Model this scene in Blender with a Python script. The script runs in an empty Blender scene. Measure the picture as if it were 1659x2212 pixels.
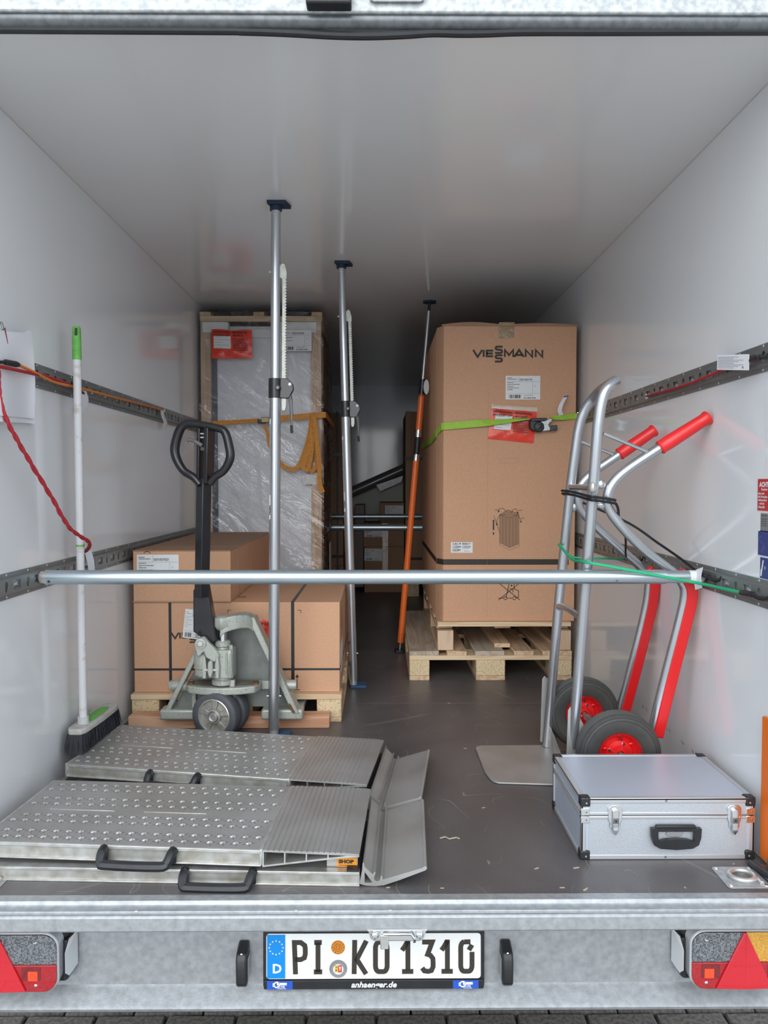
import bpy, bmesh, math, random
from mathutils import Vector, Matrix
random.seed(7)
S = bpy.context.scene
COL = S.collection
# ---------------------------------------------------------------- camera
CAM_H = .965; FPX = 1661.; PITCH = math.atan(63/FPX); YAW = math.atan(11.5/FPX)
cd = bpy.data.cameras.new('camera'); cam = bpy.data.objects.new('camera', cd); COL.objects.link(cam)
cam.location = (0, 0, CAM_H); cam.rotation_euler = (math.pi/2-PITCH, 0, -YAW)
cd.sensor_fit = 'VERTICAL'; cd.sensor_height = 36; cd.lens = 36*FPX/2212; cd.clip_start = .02; cd.clip_end = 200
S.camera = cam
# ---------------------------------------------------------------- sky, sun, exposure
w = bpy.data.worlds.new('overcast_sky'); S.world = w; w.use_nodes = True
nt = w.node_tree; nt.nodes.clear()
wo = nt.nodes.new('ShaderNodeOutputWorld'); bg = nt.nodes.new('ShaderNodeBackground')
tc = nt.nodes.new('ShaderNodeTexCoord'); sx = nt.nodes.new('ShaderNodeSeparateXYZ'); rp = nt.nodes.new('ShaderNodeValToRGB')
nt.links.new(tc.outputs['Generated'], sx.inputs[0]); nt.links.new(sx.outputs['Z'], rp.inputs[0])
rp.color_ramp.elements[0].position = 0; rp.color_ramp.elements[0].color = (.74, .84, .95, 1)
rp.color_ramp.elements[1].position = 1; rp.color_ramp.elements[1].color = (.84, .93, 1.0, 1)
nt.links.new(rp.outputs[0], bg.inputs[0]); nt.links.new(bg.outputs[0], wo.inputs[0]); bg.inputs[1].default_value = 1.5
sl = bpy.data.lights.new('fill_sun', 'SUN'); so = bpy.data.objects.new('fill_sun', sl); COL.objects.link(so)  # added wide frontal light, standing for a bright horizon, to reach the load
sl.energy = 1.7; sl.angle = math.radians(50); sl.color = (1, .985, .96); so.location = (-2, -6, 6)
so.rotation_euler = (math.radians(66), 0, math.radians(-8))
S.view_settings.view_transform = 'Standard'; S.view_settings.look = 'None'; S.view_settings.gamma = 1
S.view_settings.use_curve_mapping = False; S.view_settings.exposure = 0.17

# ---------------------------------------------------------------- world points from measured directions
def wp(u, v, x=None, y=None, z=None):
    X = (u-829.5)/FPX; Z = -(v-1106)/FPX
    yy = math.cos(PITCH)+Z*math.sin(PITCH); zz = -math.sin(PITCH)+Z*math.cos(PITCH)
    r = Vector((X*math.cos(YAW)+yy*math.sin(YAW), -X*math.sin(YAW)+yy*math.cos(YAW), zz))
    t = x/r.x if x is not None else (y/r.y if y is not None else (z-CAM_H)/r.z)
    return Vector((r.x*t, r.y*t, r.z*t+CAM_H))

# ---------------------------------------------------------------- materials
MATS = {}
def mat(name, col, rough=.5, metal=0., noise=0., nscale=20., bump=0., bscale=60., stretch=(1, 1, 1), coat=0., col2=None, spec=.5, lo=.35, hi=.65, detail=4, alpha=None, emit=0):
    if name in MATS: return MATS[name]
    m = bpy.data.materials.new(name); m.use_nodes = True; MATS[name] = m
    n = m.node_tree.nodes; l = m.node_tree.links; b = n['Principled BSDF']
    b.inputs['Base Color'].default_value = (*col, 1); b.inputs['Roughness'].default_value = rough
    b.inputs['Metallic'].default_value = metal; b.inputs['Coat Weight'].default_value = coat
    b.inputs['Specular IOR Level'].default_value = spec
    if emit: b.inputs['Emission Color'].default_value = (*col, 1); b.inputs['Emission Strength'].default_value = emit
    t = n.new('ShaderNodeTexCoord'); mp = n.new('ShaderNodeMapping'); mp.inputs['Scale'].default_value = stretch
    l.new(t.outputs['Object'], mp.inputs[0])
    if noise or col2:
        nz = n.new('ShaderNodeTexNoise'); nz.inputs['Scale'].default_value = nscale; nz.inputs['Detail'].default_value = detail
        l.new(mp.outputs[0], nz.inputs[0])
        r = n.new('ShaderNodeValToRGB'); r.color_ramp.elements[0].position = lo; r.color_ramp.elements[1].position = hi
        c2 = col2 if col2 else tuple(max(0, c*(1-noise)) for c in col)
        r.color_ramp.elements[0].color = (*c2, 1); r.color_ramp.elements[1].color = (*col, 1)
        l.new(nz.outputs[0], r.inputs[0]); l.new(r.outputs[0], b.inputs['Base Color'])
    if bump:
        nb = n.new('ShaderNodeTexNoise'); nb.inputs['Scale'].default_value = bscale; nb.inputs['Detail'].default_value = 3
        l.new(mp.outputs[0], nb.inputs[0]); bp = n.new('ShaderNodeBump'); bp.inputs['Strength'].default_value = bump; bp.inputs['Distance'].default_value = .002
        l.new(nb.outputs[0], bp.inputs['Height']); l.new(bp.outputs[0], b.inputs['Normal'])
    return m
M_WALL = mat('white_gelcoat', (.84, .845, .855), .09, noise=.03, nscale=1.2, bump=.06, bscale=14)
M_CEIL = mat('white_gelcoat_ceiling', (.85, .85, .86), .12, noise=.03, nscale=1.0, bump=.05, bscale=10)
M_GALV = mat('galvanised_steel', (.46, .48, .50), .42, .5, noise=.26, nscale=60, bump=.12, bscale=180, lo=.3, hi=.7)
M_ZINC = mat('zinc_rail', (.27, .285, .285), .4, .55, noise=.12, nscale=12)
M_ALU = mat('aluminium_tube', (.58, .60, .63), .27, .85, noise=.12, nscale=9, stretch=(1, 1, .15), bump=.05, bscale=90)
M_ALUH = mat('aluminium_bar', (.48, .55, .59), .33, .8, noise=.25, nscale=22, stretch=(.12, 1, 1), bump=.1, bscale=60, lo=.3, hi=.5)
M_ALUD = mat('dull_aluminium', (.47, .465, .46), .44, .55, col2=(.38, .365, .345), nscale=5, bump=.08, bscale=90)
M_ALUB = mat('bright_aluminium', (.68, .69, .68), .34, .7, col2=(.52, .5, .46), nscale=26, bump=.08)
M_CHROME = mat('chrome', (.85, .86, .88), .1, 1.)
M_STEEL = mat('dark_steel', (.25, .25, .25), .4, .8, noise=.2)
M_CARD = mat('cardboard', (.62, .355, .22), .75, noise=.07, nscale=120, bump=.06, bscale=200, spec=.25)
M_CARD2 = mat('cardboard_side', (.50, .255, .15), .75, noise=.08, nscale=90, spec=.25)
M_CARDE = mat('cardboard_edge', (.38, .25, .16), .8)
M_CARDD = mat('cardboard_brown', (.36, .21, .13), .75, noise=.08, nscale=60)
M_PRINT = mat('black_print', (.035, .028, .022), .6)
M_GREYPRINT = mat('grey_print', (.25, .24, .23), .7)
M_LABEL = mat('label_paper', (.76, .77, .78), .5)
M_BLACK = mat('black_paint', (.018, .018, .022), .33, noise=.3, nscale=14, coat=.2)
M_BLACKP = mat('black_plastic', (.02, .021, .024), .42, noise=.25, nscale=30, bump=.08, bscale=120)
M_NAVY = mat('dark_blue_rubber', (.012, .028, .06), .6)
M_BLUEP = mat('blue_rubber_foot', (.04, .10, .20), .6)
M_RUBBER = mat('tyre_rubber', (.045, .046, .048), .62, col2=(.075, .07, .06), nscale=8, bump=.15, bscale=80)
M_GRUBBER = mat('grey_rubber', (.085, .09, .10), .55, noise=.25, nscale=12, bump=.1)
M_RED = mat('red_paint', (.72, .012, .014), .32, coat=.2)
M_REDP = mat('red_plastic', (.78, .018, .02), .38, coat=.2)
M_JACK = mat('grey_green_paint', (.41, .43, .385), .42, .25, col2=(.27, .27, .225), nscale=130, bump=.12, bscale=60, lo=.30, hi=.44)
M_RUST = mat('rust_stain', (.17, .085, .04), .8, noise=.5, nscale=60)
M_CAST = mat('cast_aluminium', (.42, .40, .36), .55, .5, noise=.25, nscale=60, bump=.2)
M_ORANGE = mat('orange_paint', (.84, .16, .025), .35, coat=.2)
M_OSTRAP = mat('orange_webbing', (.76, .33, .07), .75, noise=.2, nscale=80, bump=.3, bscale=300)
M_LIME = mat('lime_webbing', (.36, .62, .06), .65, noise=.12, nscale=60, bump=.2, bscale=300)
M_GREENC = mat('green_cord', (.02, .42, .19), .6, bump=.3, bscale=250)
M_REDC = mat('red_cord', (.42, .02, .03), .7, bump=.5, bscale=250)
M_BLKC = mat('black_cord', (.012, .012, .014), .7)
M_ORC = mat('orange_cord', (.70, .22, .04), .65, bump=.3, bscale=250)
M_BROOM = mat('worn_white_pole', (.66, .65, .66), .5, col2=(.50, .47, .43), nscale=30, lo=.3, hi=.42)
M_GREEN = mat('green_plastic', (.16, .50, .09), .5, noise=.3, nscale=50)
M_BRIST = mat('dark_bristles', (.025, .027, .035), .6)
M_FOAM = mat('white_foam', (.80, .80, .79), .8, bump=.3, bscale=150)
M_PANEL = mat('grey_white_panel', (.74, .75, .78), .4)
M_PAPER = mat('white_paper', (.82, .82, .86), .6)
M_POUCH = mat('red_pouch', (.82, .05, .02), .3, bump=.9, bscale=26, coat=.1)
M_TAPE = mat('brown_tape', (.30, .20, .10), .15, bump=.8, bscale=40, coat=.6)
M_CTAPE = mat('clear_tape', (.50, .40, .32), .15, bump=.8, bscale=40, coat=.6)
M_BLUE = mat('plate_blue', (.0, .25, .70), .35)
M_LBLUE = mat('logo_blue', (.02, .09, .50), .4)
M_WHITE = mat('white_print', (.85, .85, .85), .45)
M_PLATE = mat('plate_white', (.82, .83, .82), .3)
M_OSTICK = mat('orange_sticker', (.80, .30, .02), .45)
M_DBLUE = mat('dark_blue_sticker', (.03, .045, .22), .3)
M_GSTICK = mat('grey_sticker', (.33, .34, .35), .3, .5)
M_RSTICK = mat('red_sticker', (.56, .03, .035), .35)
M_CASE = mat('case_panel', (.55, .60, .70), .38, .35, noise=.06, nscale=4)
M_CASEF = mat('case_front_texture', (.50, .53, .57), .4, .3, noise=.12, nscale=260, bump=.25, bscale=300)
M_SPRING = mat('film_white', (.7, .72, .75), .3)
def plastic_lens(name, col, rough=.08, k1=1.2, k2=.7):
    m = mat(name, col, rough, coat=.8)
    n = m.node_tree.nodes; l = m.node_tree.links; b = n['Principled BSDF']
    t = n.new('ShaderNodeTexCoord'); bk = n.new('ShaderNodeTexBrick'); bk.offset = 0; bk.inputs['Scale'].default_value = 300
    bk.inputs['Mortar Size'].default_value = .12; bk.inputs['Brick Width'].default_value = 1; bk.inputs['Row Height'].default_value = 1
    mp = n.new('ShaderNodeMapping'); mp.inputs['Rotation'].default_value = (math.pi/2, 0, 0)
    l.new(t.outputs['Object'], mp.inputs[0]); l.new(mp.outputs[0], bk.inputs['Vector'])
    bp = n.new('ShaderNodeBump'); bp.inputs['Strength'].default_value = .5; bp.inputs['Distance'].default_value = .002
    l.new(bk.outputs['Fac'], bp.inputs['Height']); l.new(bp.outputs[0], b.inputs['Normal'])
    bk.inputs['Color1'].default_value = (*[min(1, c*k1) for c in col], 1); bk.inputs['Color2'].default_value = (*[c*k2 for c in col], 1); bk.inputs['Mortar'].default_value = (*[c*k2 for c in col], 1)
    l.new(bk.outputs['Color'], b.inputs['Base Color'])
    return m
M_LRED = plastic_lens('red_lens', (.45, .004, .012)); M_LCLR = plastic_lens('clear_lens', (.15, .16, .175), k1=2.2, k2=.4); M_LAMB = plastic_lens('amber_lens', (.70, .36, .04))
M_LDRK = plastic_lens('dark_red_lens', (.22, .004, .008)); M_LREF = plastic_lens('red_reflector', (.62, .006, .02), .25, 1.05, .92)
# stretch film: clear, with glossy wrinkles
def film(name, k=.07, sc=5.5):
    m = bpy.data.materials.new(name); m.use_nodes = True; n = m.node_tree.nodes; l = m.node_tree.links; n.clear()
    o = n.new('ShaderNodeOutputMaterial'); mx = n.new('ShaderNodeMixShader'); tr = n.new('ShaderNodeBsdfTransparent'); gl = n.new('ShaderNodeBsdfGlossy')
    tr.inputs[0].default_value = (.98, .98, .985, 1); gl.inputs['Roughness'].default_value = .07
    t = n.new('ShaderNodeTexCoord'); mp = n.new('ShaderNodeMapping'); mp.vector_type = 'TEXTURE'; mp.inputs['Rotation'].default_value = (0, math.radians(38), 0); mp.inputs['Scale'].default_value = (3.2, 1, .55)
    nz = n.new('ShaderNodeTexNoise'); nz.inputs['Scale'].default_value = sc; nz.inputs['Detail'].default_value = 5; nz.inputs['Distortion'].default_value = 1.1
    bp = n.new('ShaderNodeBump'); bp.inputs['Strength'].default_value = 1; bp.inputs['Distance'].default_value = .06
    l.new(t.outputs['Object'], mp.inputs[0]); l.new(mp.outputs[0], nz.inputs[0]); l.new(nz.outputs[0], bp.inputs['Height']); l.new(bp.outputs[0], gl.inputs['Normal'])
    lw = n.new('ShaderNodeLayerWeight'); lw.inputs[0].default_value = .12; l.new(bp.outputs[0], lw.inputs['Normal'])
    ma = n.new('ShaderNodeMath'); ma.operation = 'ADD'; ma.inputs[1].default_value = k; ma.use_clamp = True
    l.new(lw.outputs['Fresnel'], ma.inputs[0]); l.new(ma.outputs[0], mx.inputs[0])
    l.new(tr.outputs[0], mx.inputs[1]); l.new(gl.outputs[0], mx.inputs[2]); l.new(mx.outputs[0], o.inputs[0])
    MATS[name] = m; return m
M_FILM = film('stretch_film')
def wood(name, c1, c2, axis, rough=.65, sc=14):
    m = mat(name, c1, rough); n = m.node_tree.nodes; l = m.node_tree.links; b = n['Principled BSDF']
    t = n.new('ShaderNodeTexCoord'); mp = n.new('ShaderNodeMapping'); s = [1, 1, 1]; s[axis] = .09
    mp.inputs['Scale'].default_value = s
    oi = n.new('ShaderNodeObjectInfo'); ad = n.new('ShaderNodeVectorMath'); ad.operation = 'ADD'
    l.new(t.outputs['Object'], ad.inputs[0]); l.new(oi.outputs['Random'], ad.inputs[1]); l.new(ad.outputs[0], mp.inputs[0])
    nz = n.new('ShaderNodeTexNoise'); nz.inputs['Scale'].default_value = sc; nz.inputs['Detail'].default_value = 6; nz.inputs['Distortion'].default_value = 1.2
    l.new(mp.outputs[0], nz.inputs[0])
    wv = n.new('ShaderNodeMath'); wv.operation = 'MULTIPLY'; wv.inputs[1].default_value = 28; l.new(nz.outputs[0], wv.inputs[0])
    sn = n.new('ShaderNodeMath'); sn.operation = 'SINE'; l.new(wv.outputs[0], sn.inputs[0])
    mr = n.new('ShaderNodeMapRange'); mr.inputs[1].default_value = -1; l.new(sn.outputs[0], mr.inputs[0])
    r = n.new('ShaderNodeValToRGB'); r.color_ramp.elements[0].color = (*c1, 1); r.color_ramp.elements[1].color = (*c2, 1); r.color_ramp.elements[0].position = .35
    l.new(mr.outputs[0], r.inputs[0]); l.new(r.outputs[0], b.inputs['Base Color'])
    return m
M_WOODY = wood('pine_board_lengthwise', (.66, .48, .31), (.52, .34, .21), 1)
M_WOODX = wood('pine_board_crosswise', (.72, .55, .36), (.62, .44, .27), 0)
M_WOODR = wood('reddish_plank', (.70, .43, .28), (.52, .26, .15), 0, sc=9)
M_WOODP = wood('pale_batten', (.66, .48, .34), (.56, .39, .26), 2)
M_WOODO = wood('weathered_board', (.50, .42, .33), (.39, .31, .235), 1)
M_CHIP = mat('chipboard', (.70, .56, .35), .8, col2=(.46, .32, .18), nscale=110, bump=.3, bscale=120, lo=.3, hi=.55)
def floor_mat():
    m = mat('phenolic_floor', (.085, .070, .066), .38); n = m.node_tree.nodes; l = m.node_tree.links; b = n['Principled BSDF']
    g = n.new('ShaderNodeNewGeometry')
    def scr(sc, rot, st, lo, hi):
        mp = n.new('ShaderNodeMapping'); mp.vector_type = 'TEXTURE'; mp.inputs['Rotation'].default_value = (0, 0, rot); mp.inputs['Scale'].default_value = tuple(1/q for q in st)
        nz = n.new('ShaderNodeTexNoise'); nz.inputs['Scale'].default_value = sc; nz.inputs['Detail'].default_value = 3; nz.inputs['Distortion'].default_value = .6
        r = n.new('ShaderNodeValToRGB'); r.color_ramp.elements[0].position = lo; r.color_ramp.elements[1].position = hi
        l.new(g.outputs['Position'], mp.inputs[0]); l.new(mp.outputs[0], nz.inputs[0]); l.new(nz.outputs[0], r.inputs[0]); return r
    a = scr(22, .5, (1, .05, 1), .68, .72); c = scr(26, -1.0, (1, .05, 1), .68, .73); d = scr(2.2, 0, (1, 1, 1), .35, .7)
    mx = n.new('ShaderNodeMix'); mx.data_type = 'RGBA'; mx.inputs[6].default_value = (.078, .071, .073, 1); mx.inputs[7].default_value = (.125, .116, .117, 1)
    l.new(d.outputs[0], mx.inputs[0])
    ad = n.new('ShaderNodeMath'); ad.operation = 'MAXIMUM'; l.new(a.outputs[0], ad.inputs[0]); l.new(c.outputs[0], ad.inputs[1])
    sc_ = n.new('ShaderNodeMath'); sc_.operation = 'MULTIPLY'; sc_.inputs[1].default_value = .35; l.new(ad.outputs[0], sc_.inputs[0])
    m2 = n.new('ShaderNodeMix'); m2.data_type = 'RGBA'; m2.inputs[7].default_value = (.24, .21, .19, 1)
    l.new(sc_.outputs[0], m2.inputs[0]); l.new(mx.outputs[2], m2.inputs[6]); l.new(m2.outputs[2], b.inputs['Base Color'])
    mp = n.new('ShaderNodeMapping'); mp.inputs['Rotation'].default_value = (0, 0, .785); l.new(g.outputs['Position'], mp.inputs[0])
    def mth(op, a_, b_=None):
        q = n.new('ShaderNodeMath'); q.operation = op
        (l.new(a_, q.inputs[0]) if not isinstance(a_, (int, float)) else setattr(q.inputs[0], 'default_value', a_))
        if b_ is not None: (l.new(b_, q.inputs[1]) if not isinstance(b_, (int, float)) else setattr(q.inputs[1], 'default_value', b_))
        return q.outputs[0]
    def nz_(sc, dt=2, ds=0):
        q = n.new('ShaderNodeTexNoise'); q.inputs['Scale'].default_value = sc; q.inputs['Detail'].default_value = dt; q.inputs['Distortion'].default_value = ds; l.new(g.outputs['Position'], q.inputs[0]); return q.outputs[0]
    line = mth('LESS_THAN', mth('ABSOLUTE', mth('SUBTRACT', nz_(2.6, 1, 1.5), .5)), .0016)
    line2 = mth('LESS_THAN', mth('ABSOLUTE', mth('SUBTRACT', nz_(4.1, 1, .8), .47)), .0016)
    scr_ = mth('MULTIPLY', mth('MAXIMUM', mth('MULTIPLY', line, mth('GREATER_THAN', nz_(5.3), .53)), mth('MULTIPLY', line2, mth('GREATER_THAN', nz_(3.7), .52))), .55)
    dots = mth('MULTIPLY', mth('GREATER_THAN', nz_(260, 2), .70), .5)
    gr = mth('MULTIPLY', mth('GREATER_THAN', nz_(420, 1), .58), .10)
    tot = mth('MINIMUM', mth('ADD', mth('MAXIMUM', scr_, dots), gr), 1.0)
    m3 = n.new('ShaderNodeMix'); m3.data_type = 'RGBA'; m3.inputs[7].default_value = (.33, .30, .28, 1)
    l.new(tot, m3.inputs[0]); l.new(m2.outputs[2], m3.inputs[6]); l.new(m3.outputs[2], b.inputs['Base Color'])
    ck = n.new('ShaderNodeTexChecker'); ck.inputs['Scale'].default_value = 330; l.new(mp.outputs[0], ck.inputs[0])
    bp = n.new('ShaderNodeBump'); bp.inputs['Strength'].default_value = .25; bp.inputs['Distance'].default_value = .001
    l.new(ck.outputs['Fac'], bp.inputs['Height']); l.new(bp.outputs[0], b.inputs['Normal'])
    return m
M_FLOOR = floor_mat()
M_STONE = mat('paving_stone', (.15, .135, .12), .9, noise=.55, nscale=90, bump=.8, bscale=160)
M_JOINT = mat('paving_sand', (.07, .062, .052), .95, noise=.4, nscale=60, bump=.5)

# ---------------------------------------------------------------- mesh builder
def V(*a): return Vector(a)
def smooth(pts, k=6, closed=False):
    P = [Vector(p) for p in pts]; n = len(P); out = []
    rng = range(n if closed else n-1)
    for i in rng:
        a = P[(i-1) % n] if closed or i > 0 else P[0]*2-P[1]
        b = P[i]; c = P[(i+1) % n]
        d = P[(i+2) % n] if closed or i+2 < n else P[-1]*2-P[-2]
        for j in range(k):
            t = j/k
            out.append(.5*((2*b)+(c-a)*t+(2*a-5*b+4*c-d)*t*t+(3*b-a-3*c+d)*t**3))
    if not closed: out.append(P[-1])
    return out
class MB:
    def __init__(s, T=None): s.v = []; s.f = []; s.T = T
    def add(s, vs, fs):
        o = len(s.v)
        s.v += [(s.T @ Vector(v)) if s.T else Vector(v) for v in vs]; s.f += [tuple(i+o for i in f) for f in fs]; return s
    def box(s, x0, x1, y0, y1, z0, z1):
        return s.add([(x, y, z) for x in (x0, x1) for y in (y0, y1) for z in (z0, z1)],
                     [(0, 1, 3, 2), (4, 6, 7, 5), (0, 4, 5, 1), (2, 3, 7, 6), (0, 2, 6, 4), (1, 5, 7, 3)])
    def hexa(s, a, b):   # two quads (4 pts each) joined
        return s.add(list(a)+list(b), [(3, 2, 1, 0), (4, 5, 6, 7)]+[(i, (i+1) % 4, (i+1) % 4+4, i+4) for i in range(4)])
    def tube(s, pts, r, n=12, closed=False, cap=True, sq=False):
        P = [Vector(p) for p in pts]; m = len(P); R = r if isinstance(r, (list, tuple)) else [r]*m
        t0 = (P[1]-P[0]).normalized(); up = Vector((0, 0, 1)) if abs(t0.z) < .9 else Vector((1, 0, 0))
        a = t0.cross(up).normalized(); vs = []; fs = []
        for i, p in enumerate(P):
            if closed: t = (P[(i+1) % m]-P[i-1])
            else: t = P[min(i+1, m-1)]-P[max(i-1, 0)]
            t = t.normalized() if t.length > 1e-9 else t0
            a = (a-t*a.dot(t)).normalized(); b = t.cross(a)
            for j in range(n):
                q = 2*math.pi*(j+(.5 if sq else 0))/n; vs.append(p+(a*math.cos(q)+b*math.sin(q))*R[i])
        for i in range(m if closed else m-1):
            for j in range(n):
                k = (i+1) % m; fs.append((i*n+j, i*n+(j+1) % n, k*n+(j+1) % n, k*n+j))
        if cap and not closed: fs.append(tuple(range(n))[::-1]); fs.append(tuple(range((m-1)*n, m*n)))
        return s.add(vs, fs)
    def cyl(s, a, b, r, r2=None, n=20): return s.tube([a, b], [r, r2 if r2 is not None else r], n)
    def lathe(s, prof, c, axis, n=32, closed=False):   # prof: (radius, along axis)
        c = Vector(c); ax = Vector(axis).normalized(); up = Vector((0, 0, 1)) if abs(ax.z) < .9 else Vector((1, 0, 0))
        a = ax.cross(up).normalized(); b = ax.cross(a); vs = []; fs = []; m = len(prof)
        for (r, h) in prof:
            for j in range(n):
                q = 2*math.pi*j/n; vs.append(c+ax*h+(a*math.cos(q)+b*math.sin(q))*r)
        for i in range(m if closed else m-1):
            for j in range(n):
                k = (i+1) % m; fs.append((i*n+j, i*n+(j+1) % n, k*n+(j+1) % n, k*n+j))
        return s.add(vs, fs)
    def prism(s, poly, F, d0, d1):   # polygon in frame, extruded along its normal
        n = len(poly); vs = [F.p(a, b, d0) for a, b in poly]+[F.p(a, b, d1) for a, b in poly]
        return s.add(vs, [tuple(range(n))[::-1], tuple(range(n, 2*n))]+[(i, (i+1) % n, (i+1) % n+n, i+n) for i in range(n)])
    def strap(s, pts, wdir, width, th=.002):   # flat webbing; wdir vector or list
        P = [Vector(p) for p in pts]; m = len(P); vs = []; fs = []
        for i, p in enumerate(P):
            wd = Vector(wdir[i] if isinstance(wdir, list) else wdir).normalized()
            t = (P[min(i+1, m-1)]-P[max(i-1, 0)]).normalized(); nn = t.cross(wd).normalized()
            for (a, b) in ((-1, -1), (1, -1), (1, 1), (-1, 1)): vs.append(p+wd*a*width/2+nn*b*th/2)
        for i in range(m-1):
            for j in range(4): fs.append((i*4+j, i*4+(j+1) % 4, i*4+4+(j+1) % 4, i*4+4+j))
        fs += [(3, 2, 1, 0), tuple(range((m-1)*4, m*4))]
        return s.add(vs, fs)
    def ball(s, c, r, n=10, sc=(1, 1, 1)):
        prof = [(math.sin(math.pi*i/6)*r, -math.cos(math.pi*i/6)*r) for i in range(7)]
        t = MB(); t.lathe(prof, (0, 0, 0), (0, 0, 1), n)
        return s.add([Vector((v.x*sc[0], v.y*sc[1], v.z*sc[2]))+Vector(c) for v in t.v], t.f)
    def build(s, name, m, parent=None, bevel=0, sm=True, label=None, kind=None, seg=2, ang=35):
        return link(name, mesh_from(name, s.v, s.f, m, sm, ang), parent, bevel, label, kind, seg)
def mesh_from(name, vs, fs, m, sm=True, ang=35):
    me = bpy.data.meshes.new(name)
    lo = Vector((min(v.x for v in vs), min(v.y for v in vs), min(v.z for v in vs))); hi = Vector((max(v.x for v in vs), max(v.y for v in vs), max(v.z for v in vs)))
    o = Vector(((lo.x+hi.x)/2, (lo.y+hi.y)/2, lo.z))
    me.from_pydata([v-o for v in vs], [], fs)
    bm = bmesh.new(); bm.from_mesh(me)
    if len(fs) < 60000: bmesh.ops.recalc_face_normals(bm, faces=bm.faces)
    bm.to_mesh(me); bm.free()
    me.materials.append(m)
    if sm:
        me.polygons.foreach_set('use_smooth', [True]*len(me.polygons)); me.set_sharp_from_angle(angle=math.radians(ang))
    me['o'] = list(o); return me
def gpos(o):
    p = Vector(o.location)
    while o.parent: o = o.parent; p += Vector(o.location)
    return p
def link(name, me, parent=None, bevel=0, label=None, kind=None, seg=2, pos=None):
    o = bpy.data.objects.new(name, me); COL.objects.link(o)
    p = Vector(pos) if pos is not None else Vector(me['o'])
    if parent: o.parent = parent; p = p-gpos(parent)
    o.location = p
    if bevel:
        b = o.modifiers.new('bevel', 'BEVEL'); b.width = bevel; b.segments = seg; b.limit_method = 'ANGLE'; b.angle_limit = math.radians(35)
    if label: o['label'] = label
    if kind: o['kind'] = kind
    return o
def thing(name, label, cat, loc, group=None):
    o = bpy.data.objects.new(name, None); COL.objects.link(o); o.location = loc; o.empty_display_size = .05
    o['label'] = label; o['category'] = cat
    if group: o['group'] = group
    return o
def tag(o, label, cat, group=None):
    o['label'] = label; o['category'] = cat
    if group: o['group'] = group
    return o
class Fr:
    def __init__(s, o, ex, ey): s.o = Vector(o); s.x = Vector(ex).normalized(); s.y = Vector(ey).normalized(); s.n = s.x.cross(s.y)
    def p(s, a, b, c=0): return s.o+s.x*a+s.y*b+s.n*c
def FY(y, x=0, z=0): return Fr((x, y, z), (1, 0, 0), (0, 0, 1))      # frame facing the opening (normal -y)
_curve_cache = {}
def curve_mesh(outer, holes, th):
    c = bpy.data.curves.new('c', 'CURVE'); c.dimensions = '2D'; c.fill_mode = 'BOTH'; c.extrude = th/2
    for poly in [outer]+holes:
        s = c.splines.new('POLY'); s.points.add(len(poly)-1); s.use_cyclic_u = True
        for i, (a, b) in enumerate(poly): s.points[i].co = (a, b, 0, 1)
    return eval_mesh(c)
def eval_mesh(c):
    o = bpy.data.objects.new('t', c); COL.objects.link(o)
    dg = bpy.context.evaluated_depsgraph_get(); dg.update()
    me = bpy.data.meshes.new_from_object(o.evaluated_get(dg)); r = [v.co.copy() for v in me.vertices], [tuple(p.vertices) for p in me.polygons]
    bpy.data.objects.remove(o); bpy.data.meshes.remove(me); bpy.data.curves.remove(c)
    return r
def holeplate(mb, F, outer, holes, th, d=0):
    vs, fs = curve_mesh(outer, holes, th); mb.add([F.p(v.x, v.y, v.z+d) for v in vs], fs); return mb
def text(mb, F, s, size, a, b, align='LEFT', bold=0, d=.0006, sx=1., spacing=1., shear=0):
    key = (s, size, align, bold, spacing, shear)
    if key not in _curve_cache:
        c = bpy.data.curves.new('t', 'FONT'); c.body = s; c.size = size; c.align_x = align; c.offset = bold; c.resolution_u = 2; c.space_character = spacing; c.shear = shear
        _curve_cache[key] = eval_mesh(c)
    vs, fs = _curve_cache[key]
    mb.add([F.p(a+v.x*sx, b+v.y, d) for v in vs], fs); return mb
def strokes(mb, F, lines, w, a0, b0, sa, sb, d=.0006):
    for ln in lines:
        P = [Vector((a0+p[0]*sa, b0+p[1]*sb)) for p in ln]; m = len(P); L = []; R = []
        cl = (P[0]-P[-1]).length < 1e-6
        for i in range(m):
            if cl: t1 = P[i]-P[i-1 if i > 0 else m-2]; t2 = P[i+1 if i < m-1 else 1]-P[i]
            else: t1 = P[i]-P[i-1] if i > 0 else P[1]-P[0]; t2 = P[i+1]-P[i] if i < m-1 else P[i]-P[i-1]
            t1 = t1.normalized(); t2 = t2.normalized(); n1 = Vector((-t1.y, t1.x)); n2 = Vector((-t2.y, t2.x))
            n = (n1+n2); n = n.normalized() if n.length > 1e-6 else n1; k = 1/max(.5, n.dot(n1))
            L.append(P[i]+n*w/2*k); R.append(P[i]-n*w/2*k)
        vs = [F.p(p.x, p.y, d) for p in L]+[F.p(p.x, p.y, d) for p in R]
        mb.add(vs, [(i, i+1, m+i+1, m+i) for i in range(m-1)])
def arc(cx, cy, rx, ry, a0, a1, n=8): return [(cx+rx*math.cos(math.radians(a0+(a1-a0)*i/n)), cy+ry*math.sin(math.radians(a0+(a1-a0)*i/n))) for i in range(n+1)]
def rect(a0, a1, b0, b1): return [(a0, b0), (a1, b0), (a1, b1), (a0, b1)]
def rrect(a0, a1, b0, b1, r, n=4):
    return arc(a1-r, b1-r, r, r, 0, 90, n)+arc(a0+r, b1-r, r, r, 90, 180, n)+arc(a0+r, b0+r, r, r, 180, 270, n)+arc(a1-r, b0+r, r, r, 270, 360, n)
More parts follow.
